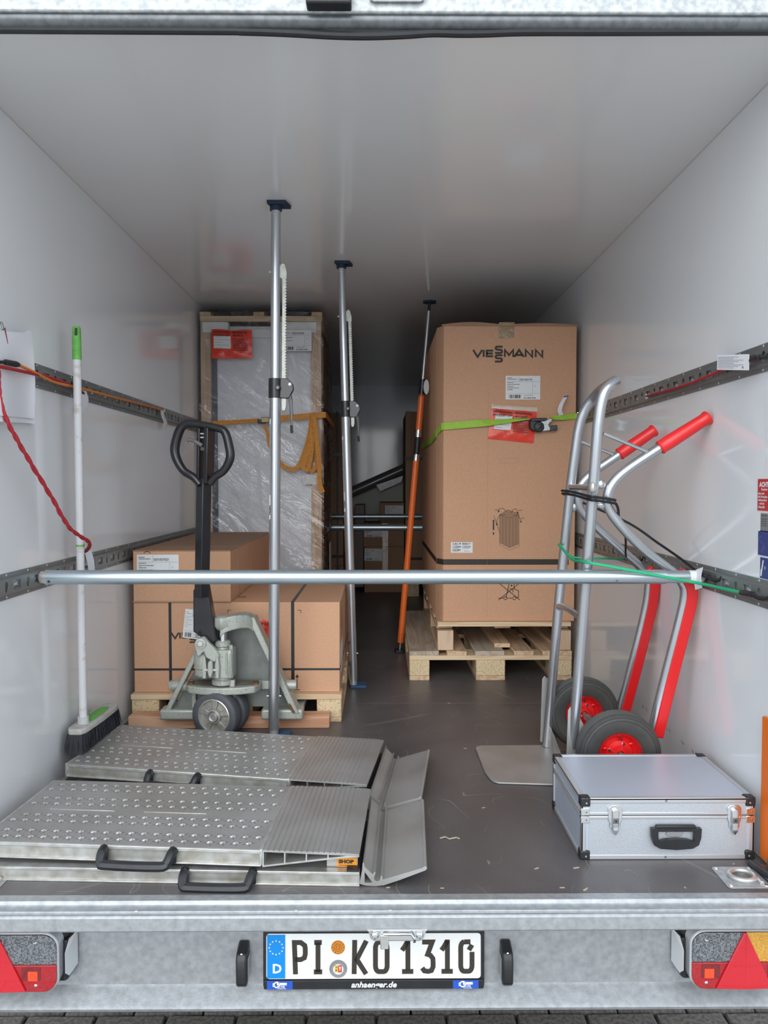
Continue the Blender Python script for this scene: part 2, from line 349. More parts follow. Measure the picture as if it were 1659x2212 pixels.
def quad(mb, F, a0, a1, b0, b1, d=.0005): mb.add([F.p(a0, b0, d), F.p(a1, b0, d), F.p(a1, b1, d), F.p(a0, b1, d)], [(0, 1, 2, 3)])
def bars(mb, F, a0, a1, b0, b1, n, seed=1, d=.0008):
    R = random.Random(seed); x = a0
    while x < a1-1e-4:
        w_ = (a1-a0)/n*R.choice((.5, .8, 1.3)); quad(mb, F, x, min(a1, x+w_), b0, b1, d); x += w_+(a1-a0)/n*R.choice((.5, .8, 1.2))
def fine(mb, F, a0, a1, b, h, seed=1, d=.0008):   # illegibly small print as dashes
    R = random.Random(seed); x = a0
    while x < a1-h:
        w_ = h*R.uniform(.6, 2.4); quad(mb, F, x, min(a1, x+w_), b, b+h, d); x += w_+h*R.uniform(.3, .7)
LOGO = {'V': (1.3, [[(0, 1), (.65, 0), (1.3, 1)]]), 'I': (.2, [[(.1, 0), (.1, 1)]]), 'E': (1.05, [[(1.05, .9), (.12, .9), (.12, .1), (1.05, .1)], [(.12, .5), (1.0, .5)]]),
        'S': (1.1, [[(1.1, .9), (.28, .9), (.12, .8), (.12, .62), (.28, .52), (.85, .5), (1.0, .4), (1.0, .2), (.85, .1), (0, .1)]]),
        'M': (1.45, [[(.12, 0), (.12, 1), (.72, .25), (1.33, 1), (1.33, 0)]]), 'A': (1.35, [[(0, 0), (.68, 1), (1.35, 0)], [(.3, .28), (1.05, .28)]]),
        'N': (1.2, [[(.12, 0), (.12, 1), (1.08, 0), (1.08, 1)]])}
def logo(F, a, b, h, parent):   # the firm's lettering with the two stacked S
    mb = MB(); x = a
    for ch, dx in (('V', 1.42), ('I', .42), ('E', 1.3)): strokes(mb, F, LOGO[ch][1], h*.29, x, b, h, h); x += dx*h
    strokes(mb, F, LOGO['S'][1], h*.29, x, b+.46*h, h, h*1.12); strokes(mb, F, LOGO['S'][1], h*.29, x, b-.77*h, h, h*1.12); x += 1.3*h
    for ch, dx in (('M', 1.5), ('A', 1.5), ('N', 1.45), ('N', 1.4)): strokes(mb, F, LOGO[ch][1], h*.29, x, b, h, h); x += dx*h
    return mb.build('lettering', M_PRINT, parent, sm=False)
def ship_label(F, w_, h_, num, parent, tail=True):   # white shipping label; origin of F is its lower left corner
    mb = MB(); mb.prism(rect(0, w_, 0, h_), F, 0, .0008); lb = mb.build('shipping_label', M_LABEL, parent, sm=False)
    t = MB(); k = w_/.17; d = .0016
    text(t, F, num, .0135*k, w_*.40, h_*.80, bold=.0002, d=d, sx=.92)
    for q in range(2): fine(t, F, .008*k, w_*(.2+.15*q), h_*(.90-.055*q), .0028*k, q, d)
    for q in range(5): fine(t, F, .008*k, w_*(.22+.09*((q*2) % 4)), h_*(.70-.075*q), .0028*k, q+5, d)
    for b0 in (.75, .25): quad(t, F, .004*k, w_-.004*k, h_*b0, h_*b0+.0006, d)
    quad(t, F, w_*.38, w_*.38+.0006, h_*.75, h_*.98, d); quad(t, F, w_*.78, w_*.78+.0006, h_*.25, h_*.75, d)
    text(t, F, '1/1', .008*k, w_*.82, h_*.56, d=d); 
    if tail:
        bars(t, F, w_*.1, w_*.46, h_*.05, h_*.20, 16, 3, d); text(t, F, '26.06.23 00:00', .0075*k, w_*.53, h_*.15, d=d); fine(t, F, w_*.53, w_*.9, h_*.05, .004*k, 9, d)
    t.build('lettering', M_PRINT, lb, sm=False); return lb
XL, XR, ZC, Y0, YB = -1.025, .99, 1.98, 1.763, 8.1
PI = math.pi
def struct(o, label=None):
    o['kind'] = 'structure'
    if label: o['label'] = label
    return o
# ================================================================ the van body
o = struct(MB().box(XL-.03, XL, Y0-.01, YB+.03, -.02, ZC+.03).build('wall_left', M_WALL), 'white glossy left wall panel of the cargo body')
struct(MB().box(XR, XR+.03, Y0-.01, YB+.03, -.02, ZC+.03).build('wall_right', M_WALL), 'white glossy right wall panel of the cargo body')
struct(MB().box(XL, XR, YB, YB+.03, -.02, ZC+.03).build('wall_back', M_WALL), 'white end wall at the far end of the cargo body')
struct(MB().box(XL-.03, XR+.03, Y0-.01, YB+.03, ZC, ZC+.03).build('ceiling', M_CEIL), 'white glossy ceiling of the cargo body')
fl = struct(MB().box(XL, XR, Y0, YB, -.03, -.006).build('floor', M_BLACKP), 'dark brown phenolic plywood floor of the cargo body')
ys = [Y0, 3.335, 4.92, 6.5, YB]
for a in ys[1:-1]: MB().box(XL, XR, a-.0012, a+.0012, -.006, .0003).build('seam_filler', mat('seam_grey', (.17, .155, .15), .6), fl, sm=False)
for a, b in zip(ys[:-1], ys[1:]): MB().box(XL, XR, a+.001, b-.001, -.006, 0).build('floor_panel', M_FLOOR, fl)
# sealant beads between wall and floor / ceiling
for n_, x0, s in (('baseboard_left', XL, 1), ('baseboard_right', XR, -1)):
    struct(MB().prism([(0, 0), (.006, 0), (0, .006)], Fr((x0, Y0, 0), (s, 0, 0), (0, 0, 1)), 0, -(YB-Y0)*s if s > 0 else (YB-Y0)*1).build(n_, mat('sealant', (.45, .45, .42), .5), sm=False), 'thin sealant bead along the foot of the wall')
for n_, x0, s in (('trim_4', XL, 1), ('trim_5', XR, -1)):
    struct(MB().prism([(0, 0), (.003, 0), (0, .003)], Fr((x0, Y0, ZC), (s, 0, 0), (0, 0, -1)), 0, (YB-Y0)*s).build(n_, mat('yellowed_sealant', (.60, .585, .53), .5), sm=False), 'thin sealant bead between wall and ceiling')
# wood chips and scraps on the floor: a few single things
for i, (u, v, a) in enumerate([(1245, 1875, .3), (1215, 1918, .1), (1265, 1922, .8), (1480, 1918, 2.), (845, 1903, .2), (838, 1918, .1), (955, 1919, 0), (970, 1519, .1), (1160, 1876, .5), (1045, 1745, .2), (1005, 1617, 0), (1585, 1867, .6)]):
    p = wp(u, v, z=0); l_ = (.014, .012, .016, .008, .009, .009, .008, .012, .012, .009, .009, .008)[i]
    F = Fr((p.x, p.y, .0002), (math.cos(a), math.sin(a), 0), (-math.sin(a), math.cos(a), 0))
    R = random.Random(i); poly = [(.75*l_*R.uniform(.6, 1)*math.cos(q), .8*l_*.35*R.uniform(.6, 1)*math.sin(q)) for q in [k*PI/3 for k in range(6)]]
    lab = ['pale wood splinter on the floor in front of the aluminium case', 'beige wood chip on the floor near the sill, left of the long curved one', 'long curved beige wood chip near the sill', 'small beige chip near the sill below the case handle', 'beige flake on the floor below the ramp lip, nearest to the ramp', 'beige flake on the floor at the lower end of the ramp lip', 'beige flake close to the sill right of the ramps', 'pale splinter on the floor before the empty pallet', 'tiny splinter left of the aluminium case front', 'white speck on the floor left of the case', 'white fleck on the floor left of the toe plate', 'pale crumb beside the lashing ring plate'][i]
    tag(MB().prism(poly, F, 0, .0012).build('wood_chip', mat('chip_wood', (.44, .36, .28), .8), sm=False), lab, 'wood chip')
# pale scuffed string-like shred on the floor
p = wp(970, 1813, z=0)
tag(MB().tube([(p.x-.025, p.y, .003), (p.x-.01, p.y+.006, .004), (p.x, p.y-.004, .003), (p.x+.02, p.y+.004, .003), (p.x+.028, p.y-.003, .003)], .002, 6).build('shred', mat('chip_wood', (.5, .4, .3))), 'thin curled shred on the floor between ramp lip and case', 'shred')

# ---- sill (trim_1)
sill = struct(MB().add([], []).box(-1.25, 1.25, 1.742, Y0+.004, -.01, .002).build('trim_1', M_GALV), 'galvanised steel door sill with long grooves')
prof = [(1.742, .0045), (1.736, .0055), (1.733, -.003), (1.728, -.006), (1.718, -.006), (1.712, -.006), (1.710, -.012), (1.702, -.011), (1.699, -.006), (1.694, -.006), (1.690, -.010), (1.690, -.040), (1.694, -.044), (1.70, -.044), (1.76, -.044), (1.76, .0045)]
mb = MB(); N = len(prof); mb.add([(-1.25, y, z) for y, z in prof]+[(1.25, y, z) for y, z in prof], [tuple(range(N)), tuple(range(2*N-1, N-1, -1))]+[(i, i+N, (i+1) % N+N, (i+1) % N) for i in range(N)])
mb.build('sill_profile', M_GALV, sill, bevel=.0012)
for u in (287, 815, 1340, 843, 295, 637): 
    x = (u-818)*1.72/1661; y = 1.752 if u in (295, 815, 1340) else 1.714; z = .002 if y > 1.74 else -.006
    MB().lathe([(0, .0022), (.004, .0018), (.0055, 0)], (x, y, z), (0, 0, 1), 14).build('screw_head', M_ALUB, sill)
# ---- bumper beam (trim_2)
bum = struct(MB().box(-1.25, 1.25, 1.842, 1.852, -.268, -.03).build('trim_2', M_GALV), 'galvanised rear bumper beam under the sill')
prof = [(1.842, -.262), (1.836, -.268), (1.806, -.290), (1.800, -.296), (1.802, -.303), (1.81, -.303), (1.84, -.280), (1.852, -.268)]
mb = MB(); N = len(prof); mb.add([(-1.25, y, z) for y, z in prof]+[(1.25, y, z) for y, z in prof], [tuple(range(N)), tuple(range(2*N-1, N-1, -1))]+[(i, i+N, (i+1) % N+N, (i+1) % N) for i in range(N)])
mb.build('bumper_lip', M_GALV, bum)
# ---- header frame and its rubber seal (trim_3)
hd = struct(MB().box(-1.25, 1.25, 1.708, 1.73, 1.985, 2.2).build('trim_3', mat('galvanised_header', (.56, .58, .58), .5, .3, col2=(.36, .38, .39), nscale=70, bump=.15, bscale=120), bevel=.004), 'galvanised header frame across the top of the opening')
mb = MB(); mb.tube([(-1.25, 1.732, 1.978), (1.25, 1.732, 1.978)], .018, 16); mb.box(-1.25, 1.25, 1.73, 1.765, 1.972, 1.99); mb.build('rounded_edge', mat('shaded_edge_zinc', (.17, .18, .19), .4, .5, noise=.3, nscale=60), hd)  # edge colour darkened to stand for the shade on its underside
pts = [(-1.25, 1.735, 1.962), (-.4, 1.735, 1.961), (-.30, 1.735, 1.960), (-.2, 1.735, 1.957), (-.10, 1.735, 1.952), (-.02, 1.735, 1.951), (.06, 1.735, 1.954), (.12, 1.735, 1.958), (.18, 1.735, 1.957), (.24, 1.735, 1.958), (.32, 1.735, 1.961), (.5, 1.735, 1.962), (.8, 1.735, 1.964), (1.25, 1.735, 1.966)]
MB().tube(smooth(pts, 6), .0095, 10).build('rubber_seal', M_BLACKP, hd)
MB().tube(smooth([(x, y-.004, z+.009) for x, y, z in pts], 6), .003, 8).build('seal_lip', M_BLACKP, hd)
# black stop block and latch on the header
t = thing('door_stop', 'black plastic stop block on the header frame, left of the latch', 'stop block', (-.105, 1.695, 1.985))
MB().box(-.155, -.058, 1.675, 1.708, 1.985, 2.06).build('block', M_BLACKP, t, bevel=.004)
MB().box(-.143, -.068, 1.671, 1.676, 2.000, 2.004).build('groove_rib', M_BLACK, t, bevel=.001)
t = thing('header_latch', 'chrome latch bracket on the header frame cut by the top of the picture', 'latch', (.04, 1.70, 2.0))
mb = MB(); holeplate(mb, FY(1.70, .04, 2.035), rrect(-.06, .06, -.031, .03, .012), [rrect(-.05, .05, -.023, .02, .008)], .006); mb.build('latch_frame', M_CHROME, t, bevel=.001)
MB().box(-.018, .098, 1.702, 1.707, 2.008, 2.06).build('latch_plate', M_ALUB, t)

# ---- ground
g = struct(MB().box(-14, 14, -14, 14, -.70, -.655).build('ground', M_JOINT), 'paved ground below the vehicle')
me = None
for r in range(14):
    for c in range(17):
        x = -1.75+c*.205+(r % 2)*.1025; y = 1.32+r*.105
        if me is None:
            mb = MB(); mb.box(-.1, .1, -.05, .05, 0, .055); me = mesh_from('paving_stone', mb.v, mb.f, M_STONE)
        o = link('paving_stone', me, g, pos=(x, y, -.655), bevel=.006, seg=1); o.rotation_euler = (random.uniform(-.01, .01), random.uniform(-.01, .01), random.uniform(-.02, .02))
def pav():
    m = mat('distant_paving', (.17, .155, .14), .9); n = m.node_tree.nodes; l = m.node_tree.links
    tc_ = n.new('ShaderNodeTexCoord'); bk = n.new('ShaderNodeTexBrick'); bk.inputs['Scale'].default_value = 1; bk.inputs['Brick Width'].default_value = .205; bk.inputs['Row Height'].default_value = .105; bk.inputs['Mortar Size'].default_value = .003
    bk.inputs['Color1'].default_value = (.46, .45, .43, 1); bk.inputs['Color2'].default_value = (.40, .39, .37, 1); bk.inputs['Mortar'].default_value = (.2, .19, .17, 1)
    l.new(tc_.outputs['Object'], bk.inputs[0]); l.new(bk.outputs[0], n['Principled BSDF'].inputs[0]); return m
mb = MB()
for b in ((-14, 14, -14, 1.26), (-14, 14, 2.75, 14), (-14, -1.87, 1.26, 2.75), (1.75, 14, 1.26, 2.75)): mb.box(*b, -.655, -.60)
mb.build('distant_paving', pav(), g, kind='stuff')

# ---- lashing rails on both walls
def rail(wall, z0, ya, label):
    s = 1 if wall == 'L' else -1; x0 = XL if s > 0 else XR
    t = thing('lashing_rail', label, 'rail', (x0, ya, z0))
    H = .072; X = lambda d: x0+s*d
    mb = MB(); prf = [(0, 0), (0, .002), (.0, .002)]
    def strip(d0, z_0, d1, z_1, th=.0015):
        mb.hexa([(X(d0), ya, z0+z_0), (X(d1), ya, z0+z_1), (X(d1+th), ya, z0+z_1), (X(d0+th), ya, z0+z_0)], [(X(d0), YB, z0+z_0), (X(d1), YB, z0+z_1), (X(d1+th), YB, z0+z_1), (X(d0+th), YB, z0+z_0)])
    strip(.001, 0, .001, .011, .003); strip(.003, .011, .012, .015); strip(.012, .057, .003, .061); strip(.001, .061, .001, .072, .003)
    mb.build('flange', M_ZINC, t, sm=False)
    L = YB-ya; F = Fr((X(.0125), ya, z0+.014), (0, 1, 0), (0, 0, 1)); per = .129; holes = []; tabs = MB()
    n = int(L/per)
    for k in range(n):
        c = .03+k*per
        holes.append(arc(c, .024, .011, .013, 0, 180, 8)+[(c-.005, .008), (c+.005, .008)])
        cc = c+.064; holes.append(rect(cc-.022, cc+.022, .009, .035))
        if k < 26:
            for q in (-1, 1):
                tabs.hexa([F.p(cc+q*.003, .0095, .001*s), F.p(cc+q*.019, .0095, .001*s), F.p(cc+q*.019, .0105, .001*s), F.p(cc+q*.003, .0105, .001*s)],
                          [F.p(cc+q*.006, .017, -.009*s), F.p(cc+q*.016, .017, -.009*s), F.p(cc+q*.016, .018, -.009*s), F.p(cc+q*.006, .018, -.009*s)])
            tabs.hexa([F.p(cc-.004, .034, 0), F.p(cc+.004, .034, 0), F.p(cc+.004, .0345, 0), F.p(cc-.004, .0345, 0)],
                      [F.p(cc-.003, .026, -.008*s), F.p(cc+.003, .026, -.008*s), F.p(cc+.003, .027, -.008*s), F.p(cc-.003, .027, -.008*s)])
    w = MB(); holeplate(w, F, rect(0, L, 0, .044), holes, .0016); w.build('slotted_web', M_ZINC, t, sm=False)
    tabs.build('pressed_tabs', M_ZINC, t, sm=False, kind='stuff')
    for k in range(int(min(L, 3.2)/per)):
        for zz in (.0055, .0665): MB().lathe([(0, .0018), (.003, .0012), (.004, 0)], (X(.004), ya+.05+k*per, z0+zz), (s, 0, 0), 8).build('rivet', M_ALUB, t)
rail('L', 1.249, 2.27, 'upper grey slotted lashing rail on the left wall')
rail('L', .645, 1.80, 'lower grey slotted lashing rail on the left wall')
rail('R', 1.249, 1.80, 'upper grey slotted lashing rail on the right wall')
rail('R', .645, 1.80, 'lower grey slotted lashing rail on the right wall')

# ---- number plate and bumper fittings
t = thing('number_plate_holder', 'black number plate holder on the bumper', 'plate holder', (.02, 1.83, -.26))
F = Fr((0, 1.8206, -.2365), (1, 0, 0), (0, .038, .999))
xa = wp(575, 2070, y=1.82).x; F.o.x = xa
mb = MB(); mb.prism(rrect(-.008, .529, -.026, .124, .010), F, -.012, -.002); mb.prism(rrect(-.006, .527, -.024, -.002, .003), F, -.002, .003); mb.prism(rrect(-.006, .527, .1115, .120, .003), F, -.002, .004)
mb.build('holder_frame', M_BLACKP, t, bevel=.0015)
for a in (.002, .452):
    mb = MB(); mb.prism(rect(a, a+.062, -.023, -.003), F, .003, .0036); lp = mb.build('logo_field', M_LBLUE, t, sm=False)
    mb = MB(); d = .0045
    strokes(mb, F, [arc(a+.024, -.0115, .0065, .0065, 0, 360, 16)], .003, 0, 0, 1, 1, d); quad(mb, F, a+.024, a+.048, -.0125, -.0065, d); quad(mb, F, a+.014, a+.018, -.016, -.0075, d); text(mb, F, 'BLYSS', .0065, a+.025, -.0185, bold=.0002, d=d, sx=1.1); fine(mb, F, a+.026, a+.048, -.0215, .0012, 2, d)
    mb.build('lettering', M_WHITE, lp, sm=False)
mb = MB(); text(mb, F, 'anhaenger.de', .0195, .26, -.0185, 'CENTER', bold=.0006, d=.0042, sx=1.05, shear=.25); mb.build('lettering', M_LABEL, t, sm=False)
t = thing('number_plate', 'white number plate reading PI KO 1310 with a blue strip', 'number plate', (.02, 1.82, -.236))
mb = MB(); mb.prism(rrect(0, .52, 0, .11, .008), F, -.002, .001); mb.build('plate', M_PLATE, t, bevel=.0008)
mb = MB(); mb.prism(rect(.002, .046, .002, .108), F, .001, .0016); bl = mb.build('country_strip', M_BLUE, t, sm=False)
mb = MB()
for k in range(12):
    q = math.radians(k*30); cx, cy = .024+.0165*math.cos(q), .077+.0165*math.sin(q)
    pts = [(cx+(.0026 if j % 2 == 0 else .0011)*math.sin(j*PI/5), cy+(.0026 if j % 2 == 0 else .0011)*math.cos(j*PI/5)) for j in range(10)]
    mb.add([F.p(a, b, .0022) for a, b in pts], [tuple(range(10))])
text(mb, F, 'D', .031, .0145, .016, bold=.0009, d=.0022); mb.build('lettering', M_WHITE, bl, sm=False)
def ph(X): return (X-188)/1167*.52
G = {'P': [[(0, 1), (.03, .97), (.12, 0)][1:2]+[(.1, 0)], ], }
zt, hh = .012, .083; W = .0118; d = .0018
def gl(lines, X0, X1):
    mb = MB(); a = ph(X0)+W/2; strokes(mb, F, lines, W, a, zt+W/2, ph(X1)-ph(X0)-W, hh-W, d); mb.build('character', M_PRINT, t, sm=False)
gl([[(.14, -.08), (.04, 1), (.6, 1), (.95, .9), (1, .8), (1, .6), (.92, .48), (.6, .42), (.1, .42)]], 325, 413)
gl([[(.5, 0), (.5, 1)], [(0, 0), (1, 0)], [(0.05, 1), (.95, 1)]], 433, 505)
gl([[(0, -.08), (.05, 1.08)], [(1, 1.05), (.22, .42), (.98, -.08)]], 652, 745)
def oval(s=.25): return arc(.7, 1-s*.8, .3, s*.8, 0, 90, 5)+arc(.3, 1-s*.8, .3, s*.8, 90, 180, 5)+arc(.3, s*.8, .3, s*.8, 180, 270, 5)+arc(.7, s*.8, .3, s*.8, 270, 360, 5)+[(1, 1-s*.8)]
gl([oval()], 768, 858)
for X in (915, 1130): gl([[(-.05, .72), (.25, .86), (.55, 1.05)], [(.55, 1.08), (.55, 0)], [(-.05, 0), (1.1, 0)]], X, X+80)
gl([[(0, 1), (.92, 1), (.5, .58), (.75, .55), (.98, .44), (1, .3), (1, .16), (.85, .03), (.55, 0), (.2, .02), (0, .12)]], 1022, 1108)
gl([arc(.3, .8, .3, .2, 90, 180, 5)+arc(.3, .2, .3, .2, 180, 270, 5)+arc(.7, .2, .3, .2, 270, 360, 5)+[(1, .66)], [(.3, 1), (.86, 1)], [(.72, .72), (1.0, .9)]], 1232, 1320)
def disc(F, a, b, r, d0, d1, m, name, par, n=28):
    mb = MB(); mb.prism(arc(a, b, r, r, 0, 360-360/n, n-1), F, d0, d1); return mb.build(name, m, par, sm=False)
sk = disc(F, ph(578), .077, .0168, .001, .0018, mat('inspection_orange', (.75, .27, .02), .45), 'inspection_sticker', t)
mb = MB(); c = (ph(578), .077)
for r_ in (.0152, .009, .0035): strokes(mb, F, [arc(*c, r_, r_, 0, 360, 28)], .0006, 0, 0, 1, 1, .0026)
for k in range(12):
    q = k*PI/6; strokes(mb, F, [[(c[0]+.0035*math.cos(q), c[1]+.0035*math.sin(q)), (c[0]+.009*math.cos(q), c[1]+.009*math.sin(q))]], .0005, 0, 0, 1, 1, .0026)
    text(mb, F, str(k+1), .0052, c[0]+.0121*math.sin(q)*1., c[1]+.0121*math.cos(q)-.0019, 'CENTER', d=.0026)
mb.build('lettering', M_PRINT, sk, sm=False)
sk = disc(F, ph(579), .025, .0218, .001, .0017, mat('seal_silver', (.36, .37, .38), .35, .5), 'registration_seal', t)
mb = MB(); c = (ph(579), .025)
for k in range(26):
    q = math.radians(200-k*8.4); text(mb, F, 'SCHLESWIG HOLSTEIN PINNEB'[k % 25], .0045, c[0]+.0185*math.cos(q), c[1]+.0185*math.sin(q)-.0015, 'CENTER', d=.0024)
mb.build('lettering', M_GREYPRINT, sk, sm=False)
disc(F, ph(579), .024, .0125, .0017, .0022, M_LABEL, 'seal_field', sk)
mb = MB(); mb.prism(rect(c[0]-.0085, c[0], c[1]-.008, c[1]+.009), F, .0022, .0028); mb.build('crest_half', mat('crest_yellow', (.72, .45, .02)), sk, sm=False)
mb = MB(); mb.prism(rect(c[0], c[0]+.0085, c[1]-.008, c[1]+.009), F, .0022, .0028); mb.build('crest_half', mat('crest_red', (.62, .02, .02)), sk, sm=False)
mb = MB(); strokes(mb, F, [[(c[0]-.006, c[1]+.004), (c[0]-.002, c[1]+.005)], [(c[0]-.007, c[1]-.003), (c[0]-.002, c[1]-.002)]], .002, 0, 0, 1, 1, .0034); mb.build('crest_lions', M_LBLUE, sk, sm=False)
mb = MB(); mb.prism([(c[0]+.002, c[1]+.006), (c[0]+.0065, c[1]+.006), (c[0]+.0042, c[1]-.006)], F, .0028, .0034); mb.build('crest_leaf', M_WHITE, sk, sm=False)
# number plate lamps
for nm, u0, lab in (('l', 508, 'black number plate lamp left of the number plate'), ('r', 1083, 'black number plate lamp right of the number plate')):
    x = wp(u0+2, 2080, y=1.80).x; t = thing('number_plate_lamp', lab, 'lamp', (x+.013, 1.83, -.24))
    pr = [(1.842, -.232), (1.828, -.243), (1.800, -.243), (1.792, -.234), (1.790, -.176), (1.80, -.160), (1.842, -.150)]
    mb = MB(); N = len(pr); mb.add([(x, y, z) for y, z in pr]+[(x+.026, y, z) for y, z in pr], [tuple(range(N)), tuple(range(2*N-1, N-1, -1))]+[(i, i+N, (i+1) % N+N, (i+1) % N) for i in range(N)])
    mb.build('housing', M_BLACKP, t, bevel=.005, seg=3)
    s = x+.0265 if nm == 'l' else x-.0015
    MB().box(s, s+.001, 1.802, 1.835, -.230, -.176).build('lens', M_LCLR, t)
    MB().lathe([(0, .0015), (.0025, .001), (.003, 0)], (x+.013, 1.80, -.163), (0, -1, .3), 10).build('screw_head', M_CHROME, t)
# centre latch catch on the sill edge
t = thing('door_catch', 'galvanised door catch with two rivets above the number plate', 'catch', (.05, 1.69, -.07))
F2 = FY(1.690, wp(858, 2000, y=1.69).x, -.04)
mb = MB(); mb.prism([(-.068, .004), (.068, .004), (.064, -.002), (.062, -.008), (.060, -.016), (.052, -.022), (-.052, -.022), (-.060, -.016), (-.062, -.008), (-.064, -.002)], F2, 0, .004); mb.build('catch_plate', M_ALUB, t, bevel=.001)
mb = MB(); mb.prism(rrect(-.057, .058, -.019, .005, .011), F2, .004, .0065); mb.build('strike_plate', M_CHROME, t, bevel=.001)
mb = MB(); mb.tube([F2.p(a, b, c) for a, b, c in ((-.035, .002, .006), (-.03, .003, .018), (.03, .003, .018), (.038, -.008, .018), (.038, -.018, .012))], .0035, 8); mb.box(*[0]*6) if 0 else None; mb.build('strike_bar', M_CHROME, t)
mb = MB(); mb.prism(rect(-.038, -.019, -.034, -.001), F2, .006, .016); mb.build('hook_block', M_ALUB, t, bevel=.002)
for a in (-.05, .05): MB().lathe([(0, .007), (.005, .006), (.0085, .002), (.009, 0)], F2.p(a, -.007, .0065), F2.n, 16).build('rivet', M_CHROME, t)

# ---- tail lights
def tail_light(xc, w0, label, side):
    t = thing('tail_light', label, 'light', (xc, 1.82, -.255))
    x0, x1 = xc-w0/2, xc+w0/2; z0, z1 = wp(1494, 2141, y=1.755).z, wp(1494, 2014, y=1.755).z; yf = 1.755
    F = FY(yf, x0, z0); Wd, Hh = x1-x0, z1-z0
    MB().box(x0-.006, x1+.006, 1.80, 1.841, z0-.004, z1+.016).build('base_box', M_BLACKP, t, bevel=.012, seg=3)
    mb = MB(); mb.prism(rrect(0, Wd, 0, Hh, .035, 6), F, -.045, -.008); mb.build('lens_body', mat('clear_rim', (.55, .56, .58), .08, coat=1), t, bevel=.004)
    # lens fields sit on the body, slightly proud
    R = .032
    def clip(poly): return poly
    top = [(.003, .068), (Wd-.003, .068)]+[(Wd-.003, Hh-.035)]+arc(Wd-.003-R, Hh-.003-R, R, R, 0, 90, 6)+arc(.003+R, Hh-.003-R, R, R, 90, 180, 6)
    bot = [(Wd-.003, .066), (.003, .066)]+arc(.003+R, .003+R, R, R, 180, 270, 6)+arc(Wd-.003-R, .003+R, R, R, 270, 360, 6)
    mid = Wd/2
    mb = MB()
    if side == 'R':
        mb.prism([p for p in top if p[0] <= mid]+[(mid, Hh-.003)] if 0 else [(.003, .068), (mid, .068), (mid, Hh-.003)]+arc(.003+R, Hh-.003-R, R, R, 90, 180, 6), F, -.008, -.003); mb.build('clear_lens', M_LCLR, t, bevel=.001)
        mb = MB(); mb.prism([(mid, .068), (Wd-.003, .068)]+arc(Wd-.003-R, Hh-.003-R, R, R, 0, 90, 6)+[(mid, Hh-.003)], F, -.008, -.003); mb.build('amber_lens', M_LAMB, t, bevel=.001)
    else:
        mb.prism([(mid, .068), (Wd-.003, .068)]+arc(Wd-.003-R, Hh-.003-R, R, R, 0, 90, 6)+[(mid, Hh-.003)], F, -.008, -.003); mb.build('clear_lens', M_LCLR, t, bevel=.001)
        mb = MB(); mb.prism([(.003, .068), (mid, .068), (mid, Hh-.003)]+arc(.003+R, Hh-.003-R, R, R, 90, 180, 6), F, -.008, -.003); mb.build('amber_lens', M_LAMB, t, bevel=.001)
    mb = MB(); mb.prism(bot, F, -.008, -.003); mb.build('red_lens', M_LRED, t, bevel=.001)
    for q in (-1, 1):
        cx = mid+q*.078
        mb = MB(); mb.prism(rect(cx-.022, cx+.022, .030, .062), F, -.003, -.0022); mb.build('lamp_window', M_LDRK, t, sm=False)
        mb = MB(); mb.prism(rect(cx-.011+q*.004, cx+.011+q*.004, .030, .052), F, -.0022, -.0015); mb.build('bulb_glow', mat('bulb_red', (1., .06, .02), .3, emit=.35), t, sm=False)
        for bb in (.017, Hh-.022): MB().lathe([(0, .002), (.003, .0015), (.0045, 0)], F.p(mid+q*.088, bb, -.003), F.n, 10).build('screw_head', M_CHROME, t)
    mb = MB(); mb.hexa([F.p(mid-.066, .006, -.003), F.p(mid, .006, -.003), F.p(mid, Hh-.001, -.003), F.p(mid-.003, Hh-.001, -.003)], [F.p(mid-.066, .006, .001), F.p(mid, .006, .004), F.p(mid, Hh-.001, .004), F.p(mid-.003, Hh-.001, .001)]); mb.build('triangle_reflector_half', M_LREF, t, sm=False)
    mb = MB(); mb.hexa([F.p(mid, .006, -.003), F.p(mid+.066, .006, -.003), F.p(mid+.003, Hh-.001, -.003), F.p(mid, Hh-.001, -.003)], [F.p(mid, .006, .004), F.p(mid+.066, .006, .001), F.p(mid+.003, Hh-.001, .001), F.p(mid, Hh-.001, .004)]); mb.build('triangle_reflector_half', M_LREF, t, sm=False)
    # side marker reflector on the inner end
    xs = x1+.010 if side == 'L' else x0-.010; s = 1 if side == 'L' else -1
    mb = MB(); mb.hexa([(xs, 1.775, -.19), (xs, 1.775, -.142), (xs, 1.80, -.122), (xs, 1.80, -.212)], [(xs+s*.006, 1.80, -.175), (xs+s*.006, 1.80, -.13), (xs+s*.006, 1.838, -.122), (xs+s*.006, 1.838, -.205)]); mb.build('side_lens', M_LABEL, t)
    MB().box(min(xs-s*.012, xs), max(xs-s*.012, xs), 1.79, 1.842, -.215, -.12).build('side_lens_base', M_BLACKP, t, bevel=.003)
xl = wp(123, 2070, y=1.755).x; xr = wp(1494, 2070, y=1.755).x
tail_light(xl-.14, .28, 'left tail light with red triangle reflector, cut by the left picture edge', 'L')
tail_light(xr+.125, .25, 'right tail light with clear, amber and red lenses around a red triangle', 'R')
